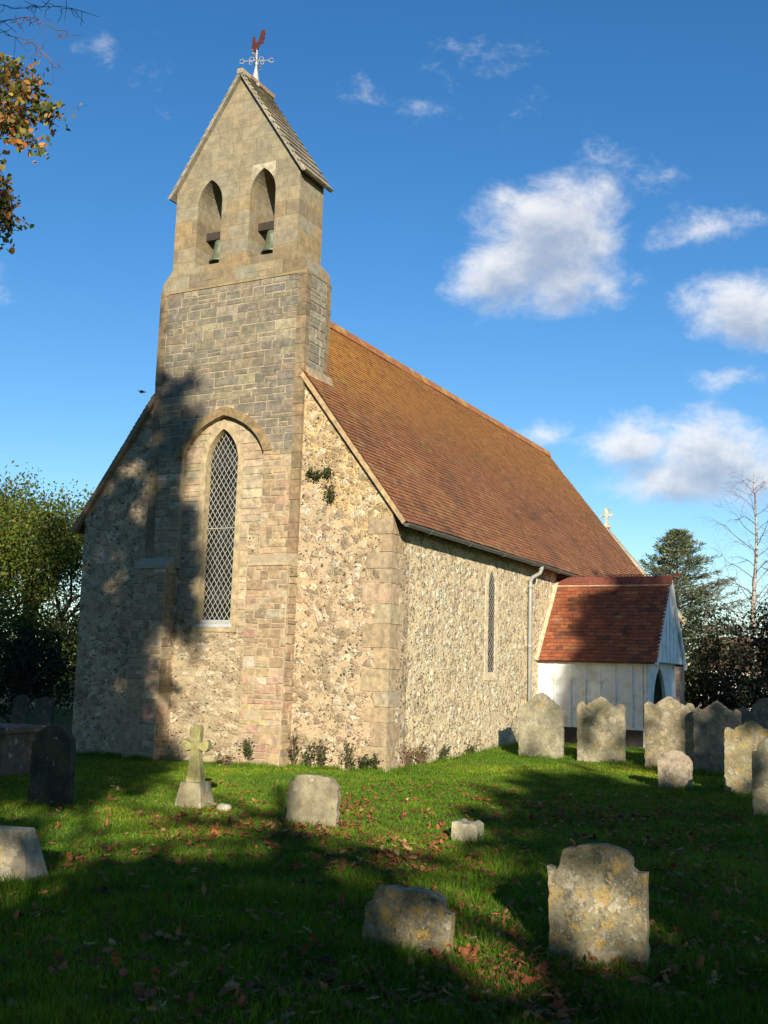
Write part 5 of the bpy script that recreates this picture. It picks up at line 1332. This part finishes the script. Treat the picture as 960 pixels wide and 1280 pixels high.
# broad-leaved weeds in the foreground turf
C = np.array([at(px+R.normal()*sx, py+R.normal()*sy) for (px, py, sx, sy, k) in ((600, 1150, 30, 20, 60), (640, 1190, 25, 25, 70), (590, 1240, 40, 25, 80), (850, 1190, 40, 30, 70), (700, 1240, 60, 20, 60)) for _ in range(k)]); C[:, 2] += .02
q = leafset(C, (.03, .03, .012), 3, .045, R, flat=.6, aspect=.8)
wl_ = mesh_np('ground_weeds', q, 4, M_leaf, leafcols(len(q)//4, [(2, (.06, .13, .02)), (1, (.08, .15, .03))], R)); wl_['kind'] = 'stuff'
# distant bird
bp = far(178, 490, 30)
mb = MB()
dx, dz = Rt, np.array([0, 0, 1.])
mb.tube([bp-dx*.10, bp-dx*.04, bp+dx*.06, bp+dx*.11], [.006, .028, .024, .006], 8)
for sgn in (1, -1):
    o = bp+dx*.01; w1 = o+Fw*sgn*.13+dz*.03-dx*.02; w2 = o+Fw*sgn*.22-dz*.01-dx*.08
    mb.hexa([o-dx*.05, o+dx*.05, w1+dx*.04, w1-dx*.06]+[v+dz*.006 for v in (o-dx*.05, o+dx*.05, w1+dx*.04, w1-dx*.06)]); mb.hexa([w1-dx*.06, w1+dx*.04, w2+dx*.01, w2-dx*.02]+[v+dz*.005 for v in (w1-dx*.06, w1+dx*.04, w2+dx*.01, w2-dx*.02)])
tag(mb.build('bird', M_dark, None), 'small dark bird flying just left of the bell gable', 'bird')

# ================================================================== SKY
w = bpy.data.worlds.new('World'); scene.world = w; w.use_nodes = True; nt = w.node_tree; nt.nodes.clear(); h = NT(nt)
sky = h.n('ShaderNodeTexSky', sky_type='NISHITA', sun_disc=False, sun_elevation=SEL, sun_rotation=math.pi-SAZ, air_density=1.0, dust_density=.0, ozone_density=2.5)
dirv = h.vm('NORMALIZE', h.n('ShaderNodeTexCoord').outputs['Generated'])
# cloud plane coordinates: bearing and height seen round the eastern horizon
cF, cR, cU = [tuple(float(a) for a in v) for v in (Fw, Rt, Up)]
df = h.math('MAXIMUM', h.vm('DOT_PRODUCT', dirv, cF, 1), .05)
cu_ = h.math('MULTIPLY_ADD', h.math('DIVIDE', h.vm('DOT_PRODUCT', dirv, cR, 1), df), FPX/100, 4.8)
cv_ = h.math('MULTIPLY_ADD', h.math('DIVIDE', h.vm('DOT_PRODUCT', dirv, cU, 1), df), -FPX/100, 6.4)
uv = h.n('ShaderNodeCombineXYZ', {0: cu_, 1: cv_}).outputs[0]
CL = [(6.92, 2.72, .95, .50, -.25, 1.), (6.35, 3.40, .72, .48, -.2, .95), (7.05, 3.50, .70, .42, -.15, .9), (6.85, 3.1, .9, .5, -.3, 1.05), (7.55, 3.6, .45, .30, -.4, .6), (6.30, 2.5, .30, .22, -.5, .45), (8.0, 2.2, .62, .35, .5, .30), (8.8, 2.88, .80, .22, -.08, .5), (9.35, 3.90, .85, .42, .05, 1.), (9.1, 4.73, .5, .16, -.1, .45),
      (7.95, 5.55, .62, .36, -.15, .9), (8.9, 5.68, .85, .50, .0, 1.05), (8.5, 6.0, .95, .34, .05, 1.0), (9.6, 5.95, .6, .36, 0, .85), (6.75, 5.42, .34, .16, -.15, .55), (6.1, .98, .6, .35, .2, .2), (4.8, 1.24, .4, .22, 0, .24), (1.5, .7, .5, .3, .5, .12), (11.5, 5.0, 1.2, .6, 0, .9), (-1.5, 3.5, 1.3, .5, 0, .8), (13, 3, 1.5, .6, .2, .8), (-4.5, 5, 1.8, .6, 0, .8)]
def density(vec):
    mx = None
    for (x, y, rx, ry, ro_, st) in CL:
        mp = h.n('ShaderNodeMapping', {'Vector': vec, 'Location': (x, y, 0), 'Rotation': (0, 0, ro_), 'Scale': (rx, ry, 1)}, vector_type='TEXTURE').outputs[0]
        l = h.vm('LENGTH', mp, out=1); f = h.math('MULTIPLY', h.math('SUBTRACT', 1.35, l), st); mx = f if mx is None else h.math('SMOOTH_MAX', mx, f, .12)
    nz = h.noise(h.vm('ADD', h.vm('MULTIPLY', vec, (1., 1.35, 1.)), h.vm('MULTIPLY', h.noise(vec, 1.1, 3, .5, out='Color'), (.5, .5, 0))), 1.5, 12, .66)
    return h.math('ADD', mx, h.math('MULTIPLY', h.math('SUBTRACT', nz, .52), 1.75))
d0 = density(uv); d1 = density(h.vm('ADD', uv, (-.04, -.26, 0)))
alpha = h.step(d0, .02, 1.0)
thick = h.step(d1, .0, 1.4)
cloud = h.mix(thick, (1.04, 1.02, 1.0), (.41, .49, .63))
SK = .092
skyc = h.n('ShaderNodeHueSaturation', {'Color': sky.outputs[0], 'Saturation': 1.3, 'Hue': .505, 'Value': 1.}).outputs[0]
fin = h.mix(h.math('MULTIPLY', alpha, .86), skyc, h.vm('SCALE', cloud))
fin.node.inputs[7].links[0].from_node.inputs['Scale'].default_value = .60/SK
bgn = h.n('ShaderNodeBackground', {'Color': fin, 'Strength': 1.0})
outw = h.n('ShaderNodeOutputWorld'); nt.links.new(bgn.outputs[0], outw.inputs[0]); bgn.inputs['Strength'].default_value = SK

scene.render.engine = 'CYCLES'
scene.cycles.use_denoising = True
scene.cycles.max_bounces = 6; scene.cycles.diffuse_bounces = 3; scene.cycles.glossy_bounces = 2; scene.cycles.transmission_bounces = 3; scene.cycles.transparent_max_bounces = 4
scene.view_settings.view_transform = 'Standard'; scene.view_settings.look = 'None'; scene.view_settings.gamma = 1.; scene.view_settings.exposure = .75
